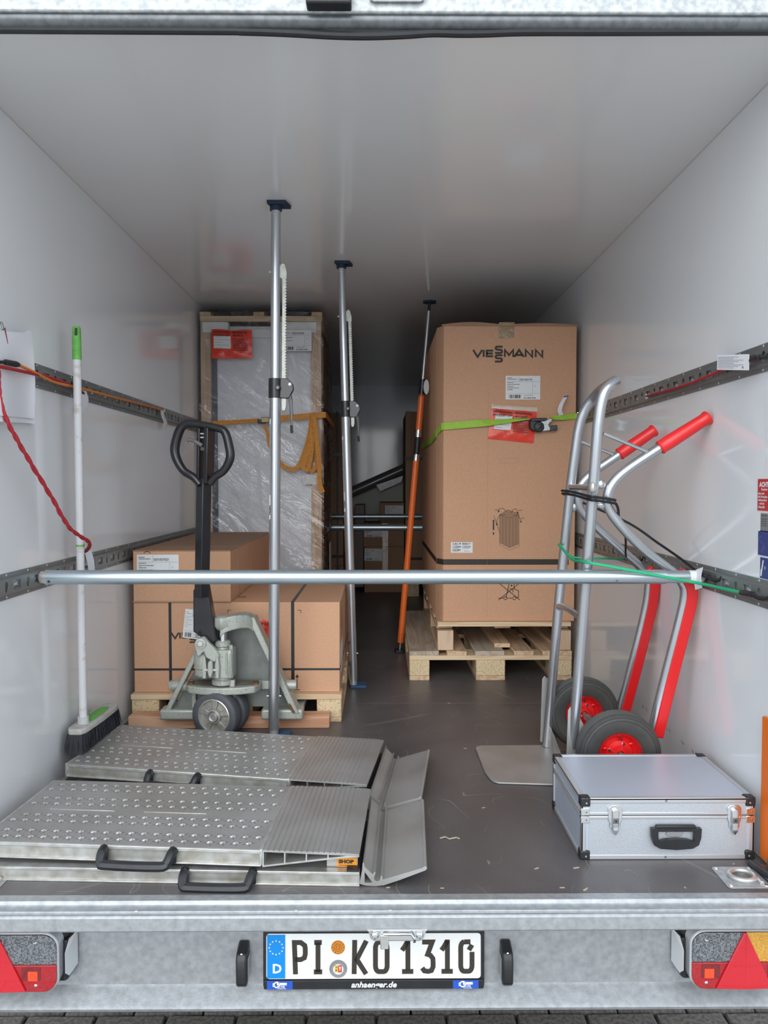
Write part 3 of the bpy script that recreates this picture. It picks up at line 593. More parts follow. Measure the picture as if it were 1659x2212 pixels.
# ---- lashing ring plates in the floor
def ring_plate(cx, cy, label):
    t = thing('lashing_ring_plate', label, 'lashing ring', (cx, cy, 0)); F = Fr((cx, cy, 0), (1, 0, 0), (0, 1, 0))
    mb = MB(); mb.prism(rrect(-.052, .052, -.052, .050, .010), F, 0, .002); mb.build('base_plate', M_GALV, t, bevel=.0008)
    mb = MB(); mb.tube([F.p(a, b, .0055) for a, b in arc(0.004, .0, .030, .026, 0, 345, 28)], .0060, 12, closed=True); mb.build('ring', M_ALUB, t)
    mb = MB(); mb.prism(rrect(-.024, .026, -.02, .02, .019), F, .002, .0024); mb.build('recess', M_STEEL, t, sm=False)
    MB().tube([F.p(.036, -.034, .004), F.p(.036, .034, .004)], .005, 10).build('hinge_pin', M_ALUB, t)
    for a in (-.042, .042):
        for b in (-.042, .040): MB().lathe([(0, .0025), (.004, .002), (.0055, 0)], F.p(a, b, .002), (0, 0, 1), 12).build('screw_head', M_CHROME, t)
ring_plate(.885, 1.840, 'galvanised lashing ring plate in the floor at right, below the case')
ring_plate(-.955, 1.805, 'galvanised lashing ring plate in the floor under the left end of the front ramp')
t = thing('lock_bracket', 'dark worn lock bracket at the right floor edge beside the lashing ring', 'bracket', (.965, 1.85, 0))
MB().prism(rrect(-.02, .024, -.045, .05, .014), Fr((.962, 1.845, 0), (1, 0, 0), (0, 1, 0)), .0, .006).build('bracket_plate', M_STEEL, t, bevel=.003)
MB().tube(smooth([(.936, 1.895, .008), (.942, 1.85, .012), (.955, 1.805, .012), (.985, 1.79, .010)], 5), .008, 8).build('rubber_edge', M_BLACKP, t)
MB().cyl((.968, 1.86, .004), (.968, 1.86, .045), .009, .006, 10).build('pin', M_STEEL, t)
tag(MB().box(.976, .987, 1.79, 1.930, 0.008, .372).build('orange_board', mat('orange_board', (.85, .17, .012), .5), bevel=.002), 'bright orange board standing on edge at the right wall, cut by the picture edge', 'board')

# ---- stickers on the right wall
def sticker(y1, z1, wd, ht, m, label, lines, tm=M_WHITE, size=.0065):
    F = Fr((XR-.0002, y1, z1-ht), (0, -1, 0), (0, 0, 1)); t = thing('wall_sticker', label, 'sticker', (XR, y1-wd/2, z1-ht))
    mb = MB(); mb.prism(rect(-.002, wd+.002, -.002, ht+.002), F, 0, .0006); mb.build('border', M_LABEL, t, sm=False)
    mb = MB(); mb.prism(rect(0, wd, 0, ht), F, .0006, .0010); fld = mb.build('field', m, t, sm=False)
    mb = MB()
    for s_, a, b, sz, bo in lines: text(mb, F, s_, sz, a, ht-b, bold=bo, d=.0016)
    if mb.v: mb.build('lettering', tm, fld, sm=False)
    return F, t, fld
sticker(2.0, .975, .13, .082, M_RSTICK, 'red warning sticker on the right wall at the picture edge', [('ACHTUNG', .010, .020, .017, .0008), ('Beachten', .02, .0295, .0085, .0002), ('dass nach', .004, .040, .0085, .0002), ('die Schrauben', .004, .0485, .0085, .0002), ('insbesondere', .004, .057, .0085, .0002), ('und bei', .011, .066, .0085, .0002), ('überprüft', .006, .075, .0085, .0002)])
sticker(1.982, .887, .11, .045, M_GSTICK, 'grey sticker under the red warning sticker', [('ACHTUNG', .004, .008, .0055, 0)]+[('in der Ladung', .003, .0165+.0055*k, .0050, 0) for k in range(4)], M_PRINT)
F, t, fld = sticker(1.993, .840, .11, .062, M_DBLUE, 'dark blue sticker with pale line drawing, under the grey one', [])
mb = MB(); strokes(mb, F, [smooth2 for smooth2 in ([(.004+.03*math.sin(k*.5)*.6+.012, .01+k*.004) for k in range(12)], [(.03, .006), (.022, .018), (.03, .024), (.04, .012)], [(.002, .05), (.012, .044), (.02, .052)])], .0008, 0, 0, 1, 1, .0016); mb.build('line_drawing', mat('pale_blue', (.25, .3, .6)), fld, sm=False)
F, t, fld = sticker(1.980, .773, .11, .054, M_DBLUE, 'lowest dark blue sticker with white hand drawing above the lower rail', [('D', .022, .030, .012, 0)])
mb = MB(); mb.prism([(.003, .006), (.008, .005), (.010, .016), (.018, .046), (.014, .048), (.008, .026), (.004, .020)], F, .001, .0016); mb.build('hand_drawing', M_WHITE, fld, sm=False)
# ================================================================ pallets and cargo
def board(par, x0, x1, y0, y1, z0, z1, m, bev=.0015, nm='board'):
    return MB().box(x0, x1, y0, y1, z0, z1).build(nm, m, par, bevel=bev, seg=1)
# right lower EUR pallet: five deck boards running away from the opening
t = thing('pallet', 'empty pale euro pallet standing on the floor at right, under the smaller pallet', 'pallet', (.55, 4.3, 0))
for x0, x1, m in ((.150, .294, M_WOODO), (.333, .430, M_WOODY), (.470, .614, M_WOODO), (.660, .757, M_WOODY), (.800, .944, M_WOODY)):
    b = board(t, x0, x1, 3.722, 4.922, .122, .144, m, nm='deck_board')
    for yy in (3.76, 3.82, 4.31):
        for q in (.3, .7): MB().lathe([(0, .0004), (.004, .0002)], (x0+(x1-x0)*q, yy, .144), (0, 0, 1), 8).build('nail_head', M_STEEL, b)
for y0 in (3.722, 4.25, 4.777):
    board(t, .150, .944, y0, y0+.145, .100, .122, M_WOODX, nm='cross_board')
    for x0, x1, m in ((.150, .248, M_CHIP), (.475, .618, M_CHIP), (.846, .944, M_CHIP)): board(t, x0, x1, y0, y0+.145, .022, .100, m, .003, 'block')
for x0, x1 in ((.150, .248), (.475, .618), (.846, .944)): board(t, x0, x1, 3.722, 4.922, 0, .022, M_WOODY, nm='bottom_board')
# smaller pallet on top of it
t = thing('pallet', 'narrow pale wooden pallet directly under the tall carton at right', 'pallet', (.62, 4.3, .144))
for y0 in (3.735, 4.0, 4.3, 4.6, 4.85): board(t, .288, .942, y0, y0+.10, .262, .284, M_WOODX, nm='deck_board')
for x0, x1 in ((.288, .366), (.575, .655), (.864, .942)):
    for y0 in ((3.735, 4.24, 4.85) if x0 != .575 else (4.24, 4.85)): board(t, x0, x1, y0, y0+.09 if y0 > 4 else y0+.06, .1665 if y0 > 4 else .1446, .242, M_WOODP, .003, 'block')
    board(t, x0, x1, 3.8, 4.95, .242, .262, M_WOODY, nm='stringer_board')
    board(t, x0, x1, 3.8, 4.95, .1446, .166, M_WOODY, nm='bottom_board')
# tall carton
t = thing('tall_carton', 'tall brown cardboard carton on the right pallets with large printed name', 'carton', (.63, 4.3, .285))
YF = 3.755; x0, x1, z0, z1, yb = .300, .962, .2845, 1.728, 5.05
mb = MB(); c = .016
lo = [(x0+c, YF), (x1, YF), (x1, yb), (x0-.012, yb), (x0-.012, YF+.06)]
mb.prism(lo, Fr((0, 0, 0), (1, 0, 0), (0, 1, 0)), z0, z1); mb.build('carton_body', M_CARD, t, bevel=.003)
mb = MB()
for k, (a, b) in enumerate([(0, .29), (.30, .66)]):
    n = 14; vs = []; 
    for i in range(n+1):
        q = i/n; xx = x0+.006+(a+(b-a)*q); hz = .010*math.sin(PI*q)*(1.2-k*.5)+.003
        vs += [(xx, YF-.004, z1-.004), (xx, YF-.004, z1+hz), (xx, yb, z1+hz), (xx, yb, z1-.004)]
    mb.add(vs, [(i*4+j, i*4+(j+1) % 4, i*4+4+(j+1) % 4, i*4+4+j) for i in range(n) for j in range(4)]+[(0, 1, 2, 3), (n*4+3, n*4+2, n*4+1, n*4)])
mb.build('top_flap', M_CARDD, t)
tp = wp(1093, 700, y=YF-.006)
F = FY(YF-.0045, 0, 0)
def fc(u, v, y=YF): p = wp(u, v, y=y); return p.x, p.z
a0, b0 = fc(1077, 731); a1, b1 = fc(1111, 700)
mb = MB(); mb.prism(rect(a0, a1, b0, z1+.002), FY(YF, 0, 0), .0005, .0015); mb.box(a0, a1, YF-.005, YF+.12, z1+.012, z1+.0135); mb.prism(rect(a0, a1, z1-.002, z1+.0135), FY(YF, 0, 0), .004, .0055); mb.build('packing_tape', M_TAPE, t, sm=False)
FF = FY(YF, 0, 0)
a, b = fc(1022, 771); a2, _ = fc(1183, 771); hgt = fc(1022, 755)[1]-b
logo(FF, a, b, (a2-a)/10.74, t)
a0, b0 = fc(951, 1220); _, b1 = fc(951, 1208)
mb = MB(); quad(mb, FF, x0+c, x1-.03, b0, b1); mb.add([(x0+c-.0003, YF-.0003, b0), (x0-.0126, YF+.0597, b0), (x0-.0126, YF+.0597, b1), (x0+c-.0003, YF-.0003, b1)], [(0, 1, 2, 3)]); mb.add([(x0-.0126, YF+.0597, b0), (x0-.0126, yb, b0), (x0-.0126, yb, b1), (x0-.0126, YF+.0597, b1)], [(0, 1, 2, 3)]); mb.build('printed_band', M_PRINT, t, sm=False)
mb = MB(); mb.tube([(x0-.0125, YF+.062, z0), (x0-.0125, YF+.062, z1)], .0012, 6); mb.build('corner_crease', M_CARDE, t)
a0, b0 = fc(1092, 863); a1, b1 = fc(1167, 812)
ship_label(Fr((a0, YF-.0006, b0), (1, 0, 0), (0, 0, 1)), a1-a0, b1-b0, '0201065195', t)
a0, b0 = fc(974, 1194); a1, b1 = fc(1021, 1171)
mb = MB(); mb.prism(rect(a0, a1, b0, b1), FF, .0002, .0010); lb = mb.build('barcode_label', M_LABEL, t, sm=False)
mb = MB()
for q in range(2):
    for r in range(3):
        if q == 1 and r == 0: continue
        aa = a0+(.08+.45*q)*(a1-a0); bb = b0+(.12+.3*r)*(b1-b0); bars(mb, FF, aa, aa+.38*(a1-a0), bb+.004, bb+.011, 14, q*3+r, .0018); fine(mb, FF, aa, aa+.3*(a1-a0), bb, .002, r, .0018)
text(mb, FF, 'Viessmann', .0065, a0+.6*(a1-a0), b0+.12*(b1-b0), d=.0018); mb.build('lettering', M_PRINT, lb, sm=False)
# tilt warning pictogram
mb = MB(); k = 3.755/1661
def q2(u, v): return fc(u, v)
def pl(lines, w): strokes(mb, FF, [[q2(*p) for p in ln] for ln in lines], w, 0, 0, 1, 1)
pl([[(1066, 1123), (1066, 1145)]], .007); pl([[(1066, 1150), (1066, 1155)]], .007)
for ln in ([(1079, 1112), (1079, 1172), (1101, 1183), (1101, 1119), (1079, 1112)], [(1101, 1119), (1121, 1110), (1121, 1175), (1101, 1183)], [(1079, 1112), (1097, 1101), (1121, 1110)], [(1086, 1114), (1086, 1175)], [(1093, 1117), (1093, 1180)], [(1108, 1117), (1108, 1179)], [(1115, 1113), (1115, 1176)], [(1079, 1172), (1079, 1177), (1102, 1188), (1122, 1180), (1122, 1175)]): pl([ln], .0012)
for cc, r0, r1 in (((1086, 1108), 200, 330),): pass
pl([[(1094, 1106), (1087, 1098), (1079, 1099), (1077, 1105)], [(1104, 1108), (1109, 1100), (1115, 1099), (1118, 1107)], [(1092, 1111), (1080, 1112), (1074, 1122), (1073, 1131)], [(1110, 1113), (1120, 1114), (1125, 1124)], [(1067, 1114), (1080, 1152)]], .0022)
for (u, v) in ((1077, 1105), (1118, 1108), (1073, 1133), (1125, 1127)): aa, bb = q2(u, v); mb.add([FF.p(aa-.006, bb+.004, .0006), FF.p(aa, bb-.006, .0006), FF.p(aa+.006, bb+.004, .0006)], [(0, 1, 2)])
for (u, v) in ((1068, 1103), (1119, 1104), (1124, 1121)): aa, bb = q2(u, v); text(mb, FF, '≤45°', .011, aa, bb, d=.0006)
mb.build('pictogram', M_PRINT, t, sm=False)
shade = MB(); shade.prism([q2(*p) for p in ((1079, 1112), (1097, 1101), (1121, 1110), (1121, 1175), (1101, 1183), (1079, 1172))], FF, 0, .0003); shade.build('pictogram_fill', mat('printed_brown', (.33, .19, .11), .7), t, sm=False)
# no forklift pictogram
mb = MB(); pl([[(1077, 1259), (1123, 1296)], [(1123, 1259), (1077, 1296)], [(1093, 1292), (1100, 1259), (1110, 1259), (1111, 1272), (1120, 1276), (1120, 1290), (1116, 1292)], [(1100, 1272), (1108, 1272), (1108, 1280)], [(1077, 1292), (1088, 1292)], [(1097, 1292), (1106, 1292)]], .0035)
for u in (1092, 1111): aa, bb = q2(u, 1292); strokes(mb, FF, [arc(aa, bb, .008, .008, 0, 360, 12)], .003, 0, 0, 1, 1)
aa, bb = q2(1105, 1265); strokes(mb, FF, [arc(aa, bb, .003, .003, 0, 360, 8)], .004, 0, 0, 1, 1)
mb.build('pictogram', M_PRINT, t, sm=False)
mb = MB(); aa, bb = fc(1100, 995); strokes(mb, FF, [arc(aa-.035, bb, .012, .012, 90, 270, 8)+arc(aa+.035, bb, .012, .012, -90, 90, 8)+[(aa-.035, bb+.012)]], .0012, 0, 0, 1, 1); strokes(mb, FF, [[(fc(1054, 955)[0], z0), (fc(1054, 955)[0], z1-.3)]], .0008, 0, 0, 1, 1); mb.build('perforation', M_CARDE, t, sm=False)
# red document pouch on it
def pouch(name_lab, y, corners, win, par=None, title=True, flap=False):
    P = [wp(u, v, y=y) for u, v in corners]   # tl tr br bl
    tt = thing('document_pouch', name_lab, 'document pouch', (sum(p.x for p in P)/4, y, min(p.z for p in P)))
    n = 14; vs = []; R = random.Random(3)
    for d_ in (0, 1):
        for i in range(n+1):
            for j in range(n+1):
                a, b = i/n, j/n; p = (P[3]*(1-a)+P[2]*a)*(1-b)+(P[0]*(1-a)+P[1]*a)*b
                e = min(1, 6*min(a, 1-a, b, 1-b)); w_ = .002+(.005+.0025*math.sin(a*11+b*7)+.002*math.sin(a*23-b*17))*e
                vs.append((p.x, y-.0008-(w_ if d_ else 0), p.z+.003*math.sin(a*9)*(b > .5)))
    m_ = (n+1)**2; fs = []
    for i in range(n):
        for j in range(n):
            a = i*(n+1)+j; q = (a, a+1, a+n+2, a+n+1); fs.append(q); fs.append(tuple(m_+k for k in q[::-1]))
    for i in range(n):
        fs += [(i, i+1, i+1+m_, i+m_), (n*(n+1)+i, n*(n+1)+i+1, n*(n+1)+i+1+m_, n*(n+1)+i+m_), (i*(n+1), (i+1)*(n+1), (i+1)*(n+1)+m_, i*(n+1)+m_), (i*(n+1)+n, (i+1)*(n+1)+n, (i+1)*(n+1)+n+m_, i*(n+1)+n+m_)]
    MB().add(vs, fs).build('pouch', M_POUCH, tt, ang=60)
    ex = (P[1]-P[0]); ey = P[0]-P[3]; W_, H_ = ex.length, ey.length; F = Fr(P[3]+Vector((0, -.0125, 0)), ex, ey)
    mb = MB(); mb.prism(rect(W_*win[0], W_*win[1], H_*win[2], H_*win[3]), F, -.002, 0); pw = mb.build('window_paper', M_LABEL, tt, sm=False)
    mb = MB()
    for k in range(5): fine(mb, F, W_*(win[0]+.02), W_*(win[0]+(win[1]-win[0])*(.9 if k % 2 else .5)), H_*(win[3]-.05-.09*k), .0022, k)
    mb.build('lettering', M_GREYPRINT, pw, sm=False)
    mb = MB()
    if title:
        text(mb, F, 'LIEFERSCHEIN - RECHNUNG', H_*.085, W_*.04, H_*.88, sx=.95*W_/(H_*1.32)*1.1, bold=.0004); text(mb, F, 'PACKING LIST - INVOICE', H_*.085, W_*.04, H_*.77, sx=.95*W_/(H_*1.32)*1.1, bold=.0004)
    for k in range(8): fine(mb, F, W_*(win[1]+.05), W_*(win[1]+.42), H_*(.68-.055*k), .0032, k)
    mb.build('lettering', M_PRINT, tt, sm=False)
    if flap:
        mb = MB(); mb.hexa([P[0]+V(0, -.002, 0), P[1]+V(0, -.002, 0), P[1]+V(.003, -.002, .022), P[0]+V(-.003, -.002, .020)], [P[0]+V(0, -.006, 0), P[1]+V(0, -.006, 0), P[1]+V(.003, -.004, .022), P[0]+V(-.003, -.004, .020)]); mb.build('pouch_flap', M_CTAPE, tt)
    return tt
pouch('red document pouch stuck on the tall right carton behind the lime strap', YF, [(1062, 882), (1160, 890), (1152, 958), (1053, 948)], (.10, .47, .33, .80), flap=True)
# lime strap with ratchet
t = thing('ratchet_strap', 'lime green ratchet strap tightened around the tall right carton', 'strap', (.6, YF-.02, 1.25))
S1 = [V(x0-.016, 5.0, 1.23), V(x0-.016, YF+.30, 1.235), wp(914, 944, y=YF+.29), wp(935, 933, y=YF+.06)+V(-.004, 0, 0)]
p1 = wp(950, 921, y=YF-.010); p2 = wp(1030, 915, y=YF-.016); p3 = wp(1060, 913, y=YF-.018); p4 = wp(1143, 904, y=YF-.028)
mb = MB(); pts = [V(x0-.018, 5.0, 1.20), V(x0-.018, YF+.35, 1.192), V(x0-.018, YF+.075, 1.206), V(x0+.006, YF-.004, p1.z), p1+V(.02, 0, 0), p2, p3, p4]
wd = [V(0, 0, 1)]*5+[V(0, .12, 1), V(0, .5, .9), V(0, 1, .25)]
mb.strap(pts, wd, .034, .0022); mb.build('webbing', M_LIME, t, sm=False)
q1 = wp(1190, 903, y=YF-.03); q2_ = wp(1213, 902, y=YF-.02); q3 = wp(1243, 899, y=YF-.006); q4 = V(XR-.02, YF-.012, q3.z+.004)
mb = MB(); mb.strap([q1, q1*.5+q2_*.5, q2_, q3, q3*.4+q4*.6], [V(0, 1, .35), V(0, .8, .8), V(0, .3, 1), V(0, 0, 1), V(0, 0, 1)], .026, .0035); mb.build('short_webbing', M_LIME, t, sm=False)
MB().tube(smooth([q3*.4+q4*.6+V(0, 0, .013), q4+V(-.004, 0, .013), q4+V(.006, 0, 0), q4+V(-.004, 0, -.013), q3*.4+q4*.6+V(0, 0, -.013)], 4), .003, 8).build('end_fitting', M_CHROME, t)
Fq = Fr(wp(1165, 915, y=YF-.030), (1, 0, .03), (-.03, 0, 1))
Fq.o = wp(1167, 917, y=YF-.028)
mb = MB(); mb.prism([(-.050, .022), (-.044, .030), (.028, .030), (.030, .020), (.018, .014), (-.050, .014)], Fq, -.022, .022); mb.prism([(-.052, .02), (-.052, -.018), (-.038, -.030), (-.01, -.034), (0, .014), (-.03, .016)], Fq, -.018, .018); mb.build('ratchet_cover', M_BLACKP, t, bevel=.003)
mb = MB(); mb.lathe([(0, .026), (.018, .026), (.024, .022), (.027, .012), (.027, 0), (0, 0)], Fq.p(-.010, -.012, .0), Fq.n, 28); mb.build('ratchet_drum', M_BLACKP, t)
MB().lathe([(.015, .029), (.018, .029), (.018, .026), (.015, .026)], Fq.p(-.010, -.012, 0), Fq.n, 28, closed=True).build('drum_ring', M_BLACK, t)
mb = MB(); mb.prism([(-.01, .016), (.03, .018), (.044, .026), (.054, .024), (.054, .012), (.044, .008), (.036, -.004), (.044, -.016), (.044, -.030), (-.005, -.034)], Fq, -.012, .012); mb.build('ratchet_frame', mat('zinc_grey', (.35, .37, .38), .3, .8), t, bevel=.001)
for a, b in ((.047, .017), (.022, .004), (-.046, -.003)): MB().lathe([(0, .018), (.003, .0175), (.0045, .015), (.0045, 0)], Fq.p(a, b, 0), Fq.n, 12).build('rivet', M_ALUB, t)
mb = MB(); mb.prism([(.042, -.010), (.058, -.006), (.07, -.008), (.074, -.004), (.080, -.006), (.080, -.030), (.074, -.034), (.068, -.030), (.042, -.034)], Fq, -.012, .012); mb.build('ratchet_handle', M_BLACK, t, bevel=.003, seg=3)
mb = MB(); a = wp(1213, 897, y=YF-.03); mb.strap(smooth([a, a+V(-.012, -.012, .02), a+V(-.006, -.018, .05), a+V(.014, -.012, .085)], 4), V(.7, -.7, .1), .024, .0008); mb.build('strap_tag', M_PAPER, t)
MB().strap([a+V(.014, -.012, .080), a+V(.02, -.012, .092)], V(.7, -.7, .1), .0245, .0012).build('tag_end', M_LBLUE, t)

# ---- left pallet, plank and cartons
t = thing('pallet', 'wooden pallet at left carrying the two flat cartons', 'pallet', (-.57, 3.7, 0))
for y0 in (3.07, 3.36, 3.65, 3.94, 4.17): board(t, -.998, -.150, y0, y0+.1, .092, .114, M_WOODX, nm='deck_board')
for x0_, x1_ in ((-.995, -.885), (-.63, -.51), (-.250, -.151)):
    for y0 in (3.07, 3.6, 4.15): board(t, x0_, x1_, y0+.003, y0+.115, .018, .092, M_CHIP, .003, 'block')
    board(t, x0_, x1_, 3.072, 4.27, 0, .018, M_WOODY, nm='bottom_board')
t = thing('carton', 'large flat cardboard carton with black bands lying on the left pallet', 'carton', (-.57, 3.7, .1145))
YG = 3.10; bx = (-.992, -.158)
MB().box(bx[0], bx[1], YG, 4.25, .1145, .482).build('carton_body', M_CARD, t, bevel=.003)
FG = FY(YG, 0, 0)
def gc(u, v, y=YG): p = wp(u, v, y=y); return p.x, p.z
mb = MB()
for (u0, u1) in ((365, 371), (629, 636)):
    a0 = gc(u0, 1400)[0]; a1 = gc(u1, 1400)[0]; mb.box(a0, a1, YG-.0012, YG, .13, .483)
    mb.box(a0, a1, YG-.0012, 4.2, .4822, .4832)
bb = gc(300, 1446)[1]
sb = mb.build('strapping_band', M_BLACKP, t, sm=False)
mb = MB(); mb.box(bx[0], bx[1]+.001, YG-.0018, YG, bb-.004, bb+.004); mb.box(bx[1], bx[1]+.0015, YG-.0018, 4.25, bb-.004, bb+.004); mb.build('strapping_band', M_BLACKP, t, sm=False)
mb = MB()
for (u, v) in ((492, 1318), (650, 1318)):
    a, b = gc(u, v); s_ = 1 if u < 600 else -1; strokes(mb, FG, [[(a, b-.012), (a, b), (a+s_*.014, b)]], .0022, 0, 0, 1, 1)
for u in (642,):
    a, b = gc(u, 1490); a2, b2 = gc(u+2, 1456); strokes(mb, FG, [[(a, b+.004), (a, b2-.01)], [(a-.012, b), (a+.012, b)]], .003, 0, 0, 1, 1); mb.add([FG.p(a-.008, b2-.014, .0006), FG.p(a+.008, b2-.014, .0006), FG.p(a, b2, .0006)], [(0, 1, 2)])
a, b = gc(626, 1466); mb.add([FG.p(a-.008, b-.014, .0006), FG.p(a+.008, b-.014, .0006), FG.p(a, b, .0006)], [(0, 1, 2)]); strokes(mb, FG, [[(a, b-.012), (a, b-.05)]], .003, 0, 0, 1, 1)
mb.build('printed_mark', M_PRINT, t, sm=False)
a, b = gc(370, 1379); logo(FG, a, b, .0235, t)
a, b = gc(394, 1377); ship_label(Fr((a, YG-.0012, b), (.985, 0, -.12), (.12, 0, .985)), .080, .118, '020105', t)
# side print on the right face
mb = MB(); Fs = Fr((bx[1]+.0005, YG, 0), (0, 1, 0), (0, 0, 1))
strokes(mb, Fs, [[(.10, .40), (.16, .43), (.20, .33)], [(.12, .35), (.22, .38)]], .006, 0, 0, 1, 1); mb.build('printed_mark', M_PRINT, t, sm=False)
mb = MB(); mb.prism(rect(.05, .22, .18, .30), Fs, 0, .0008); mb.build('side_label', M_LABEL, t, sm=False)
# tuck of clear tape on its top
mb = MB(); p = wp(523, 1288, z=.486); mb.ball((p.x, p.y, .4835), .016, 8, (1.2, .8, .06)); tt = mb.build('tape_scrap', M_FILM, t)
PL = pouch('red document pouch low on the flat left carton behind the pallet truck', YG, [(552, 1338), (600, 1340), (598, 1402), (550, 1400)], (.0, .1, .1, .5), title=False)
o_ = wp(552, 1350, y=YG-.014); Fp = FY(o_.y, o_.x, o_.z); pp = PL
for s_, b_ in (('CHNUNG', 0), ('ICE', -.02)): mb = MB(); text(mb, Fp, s_, .017, .002, b_, bold=.0004); mb.build('lettering', M_PRINT, pp, sm=False)
t = thing('carton', 'smaller cardboard carton with white label stacked on the flat left carton', 'carton', (-.79, 3.7, .484))
x0_, x1_ = -.990, -.598
MB().box(x0_, x1_, YG-.004, 4.26, .4835, .690).build('carton_body', M_CARD, t, bevel=.002)
MB().box(x0_-.001, x1_+.001, YG-.006, YG+.18, .690, .6935).build('top_flap', M_CARDD, t, bevel=.001)
MB().box(x0_-.001, x1_+.001, YG+.20, 4.262, .690, .6925).build('top_flap', M_CARDD, t, bevel=.001)
MB().box(x0_-.002, x1_+.002, YG-.007, YG+.01, .4830, .488).build('bottom_rim', M_CARDE, t)
MB().box(x1_, x1_+.001, YG+.185, YG+.20, .484, .693).build('side_crease', M_CARDE, t)
a0, b0 = gc(296, 1236, YG-.004); a1, b1 = gc(386, 1198, YG-.004)
ship_label(Fr((a0, YG-.0046, b0-.05), (1, 0, 0), (0, 0, 1)), a1-a0, b1-b0+.05, '0201057023', t)
mb = MB(); a, b = gc(318, 1196, YG-.004); strokes(mb, FY(YG-.004, 0, 0), [arc(a, b-.003, .014, .012, 20, 160, 8)], .0025, 0, 0, 1, 1); mb.build('printed_mark', M_PRINT, t, sm=False)
t_ = MB().box(-.984, -.194, 2.992, 3.066, 0, .048).build('plank', M_WOODR, bevel=.003); tag(t_, 'reddish squared timber plank lying on the floor in front of the left pallet', 'plank')

# ---- film wrapped crate
t = thing('wrapped_crate', 'tall appliance in a wooden frame wrapped in clear film at the left wall', 'crate', (-.66, 4.8, 0))
YC = 4.36; cx0, cx1, zt_ = -1.005, -.318, 1.885
body = MB().box(cx0+.055, cx1-.04, YC+.05, 5.08, .16, zt_-.03).build('appliance', M_PANEL, t, bevel=.006)
for x_ in (cx0+.001, cx1-.064):
    for y_ in (YC+.012, 5.05): MB().box(x_, x_+.058, y_, y_+.03, .12, zt_+.01).build('corner_post', M_WOODP, t, bevel=.002)
MB().box(cx0, cx1, YC+.006, YC+.03, zt_-.012, zt_+.018).build('top_rail', M_WOODX, t, bevel=.002)
for x_ in (cx0, cx0+.30, cx1-.06): MB().box(x_, x_+.06, YC+.004, 5.08, zt_+.018, zt_+.04).build('top_slat', M_WOODY, t, bevel=.002)
MB().box(cx1-.03, cx1-.005, YC+.03, 5.08, zt_-.04, zt_+.018).build('side_rail', M_WOODY, t, bevel=.002)
for a, b in ((cx0+.012, cx0+.16), (cx0+.41, cx1-.03)): MB().box(a, b, YC+.004, YC+.06, zt_-.075, zt_-.014).build('foam_block', M_FOAM, t, bevel=.006, seg=3)
MB().box(cx0+.22, cx0+.42, YC+.03, YC+.06, zt_-.10, zt_-.05).build('foam_block', M_FOAM, t, bevel=.004)
MB().box(cx1-.115, cx1-.012, YC+.004, YC+.05, .955, 1.015).build('foam_block', M_FOAM, t, bevel=.004)
MB().box(cx0+.001, cx1-.005, YC+.01, 5.08, .02, .12).build('crate_base', M_WOODX, t, bevel=.003)
for x_ in (cx0+.057, cx1-.072): MB().box(x_, x_+.03, YC+.035, YC+.05, .16, zt_-.12).build('edge_gap_shade' if x_ < -.5 else 'foam_edge', mat('gap_shade', (.10, .12, .15), .5) if x_ < -.5 else M_FOAM, t)  # left strip paints the shade of the dark gap, right one is foam
MB().box(cx1-.04, cx1-.006, YC+.1, 5.0, .2, 1.80).build('side_carton', M_CARDD, t)
R = random.Random(5)
def sheet(o, ex, ey, W_, H_, nx, ny, amp, nrm):
    vs = []
    for i in range(nx+1):
        for j in range(ny+1):
            a, b = i/nx, j/ny; e = min(1, 8*min(a, 1-a, b, 1-b))
            wv_ = a*9+b*21+1.3*math.sin(a*5-b*6)+.8*math.sin(b*17+a*3)
            w2_ = a*14-b*11+1.1*math.sin(a*7+b*9); env = .5+.5*math.sin(a*6.1+b*7.7+1)
            h = (math.sin(a*7+b*11)*.5+1.6*env*max(0, math.sin(wv_))**10+1.1*(1-env)*max(0, math.sin(w2_*1.3))**12+.8*max(0, math.sin(wv_*2.7+2))**14+R.uniform(-.06, .06))*amp*e
            vs.append(Vector(o)+Vector(ex)*W_*a+Vector(ey)*H_*b+Vector(nrm)*h)
    return vs, [(i*(ny+1)+j, (i+1)*(ny+1)+j, (i+1)*(ny+1)+j+1, i*(ny+1)+j+1) for i in range(nx) for j in range(ny)]
mb = MB(); mb.add(*sheet((cx0-.004, YC-.008, .12), (1, 0, 0), (0, 0, 1), cx1-cx0+.012, zt_-.08, 90, 180, .004, (0, -1, 0)))
mb.add(*sheet((cx1+.010, YC-.008, .12), (0, 1, 0), (0, 0, 1), .74, zt_-.08, 50, 120, .005, (1, 0, 0)))
mb.add(*sheet((cx0-.004, YC-.008, zt_+.046), (1, 0, 0), (0, 1, 0), cx1-cx0+.012, .74, 16, 16, .004, (0, 0, 1)))
mb.build('stretch_film', M_FILM, t, ang=179)
a0, b0 = gc(604, 758, YC-.016); a1, b1 = gc(673, 713, YC-.016)
ship_label(Fr((a0, YC-.0165, b0), (1, 0, 0), (0, 0, 1)), a1-a0, b1-b0, '0201072090', t)
Fs = Fr((cx1+.0185, YC+.05, .3), (0, 1, 0), (0, 0, 1)); mb = MB()
for k in range(9): fine(mb, Fs, .05+.03*(k % 3), .5, .15*k+.05, .012, k)
mb.build('side_print', M_GREYPRINT, t, sm=False)
mb = MB(); mb.prism(rect(.25, .42, .12, .30), Fs, 0, .001); mb.build('side_label', M_LABEL, t, sm=False)
pouch('red document pouch at the top left of the film wrapped crate', YC-.016, [(457, 712), (544, 714), (545, 774), (458, 775)], (.06, .48, .35, .78))
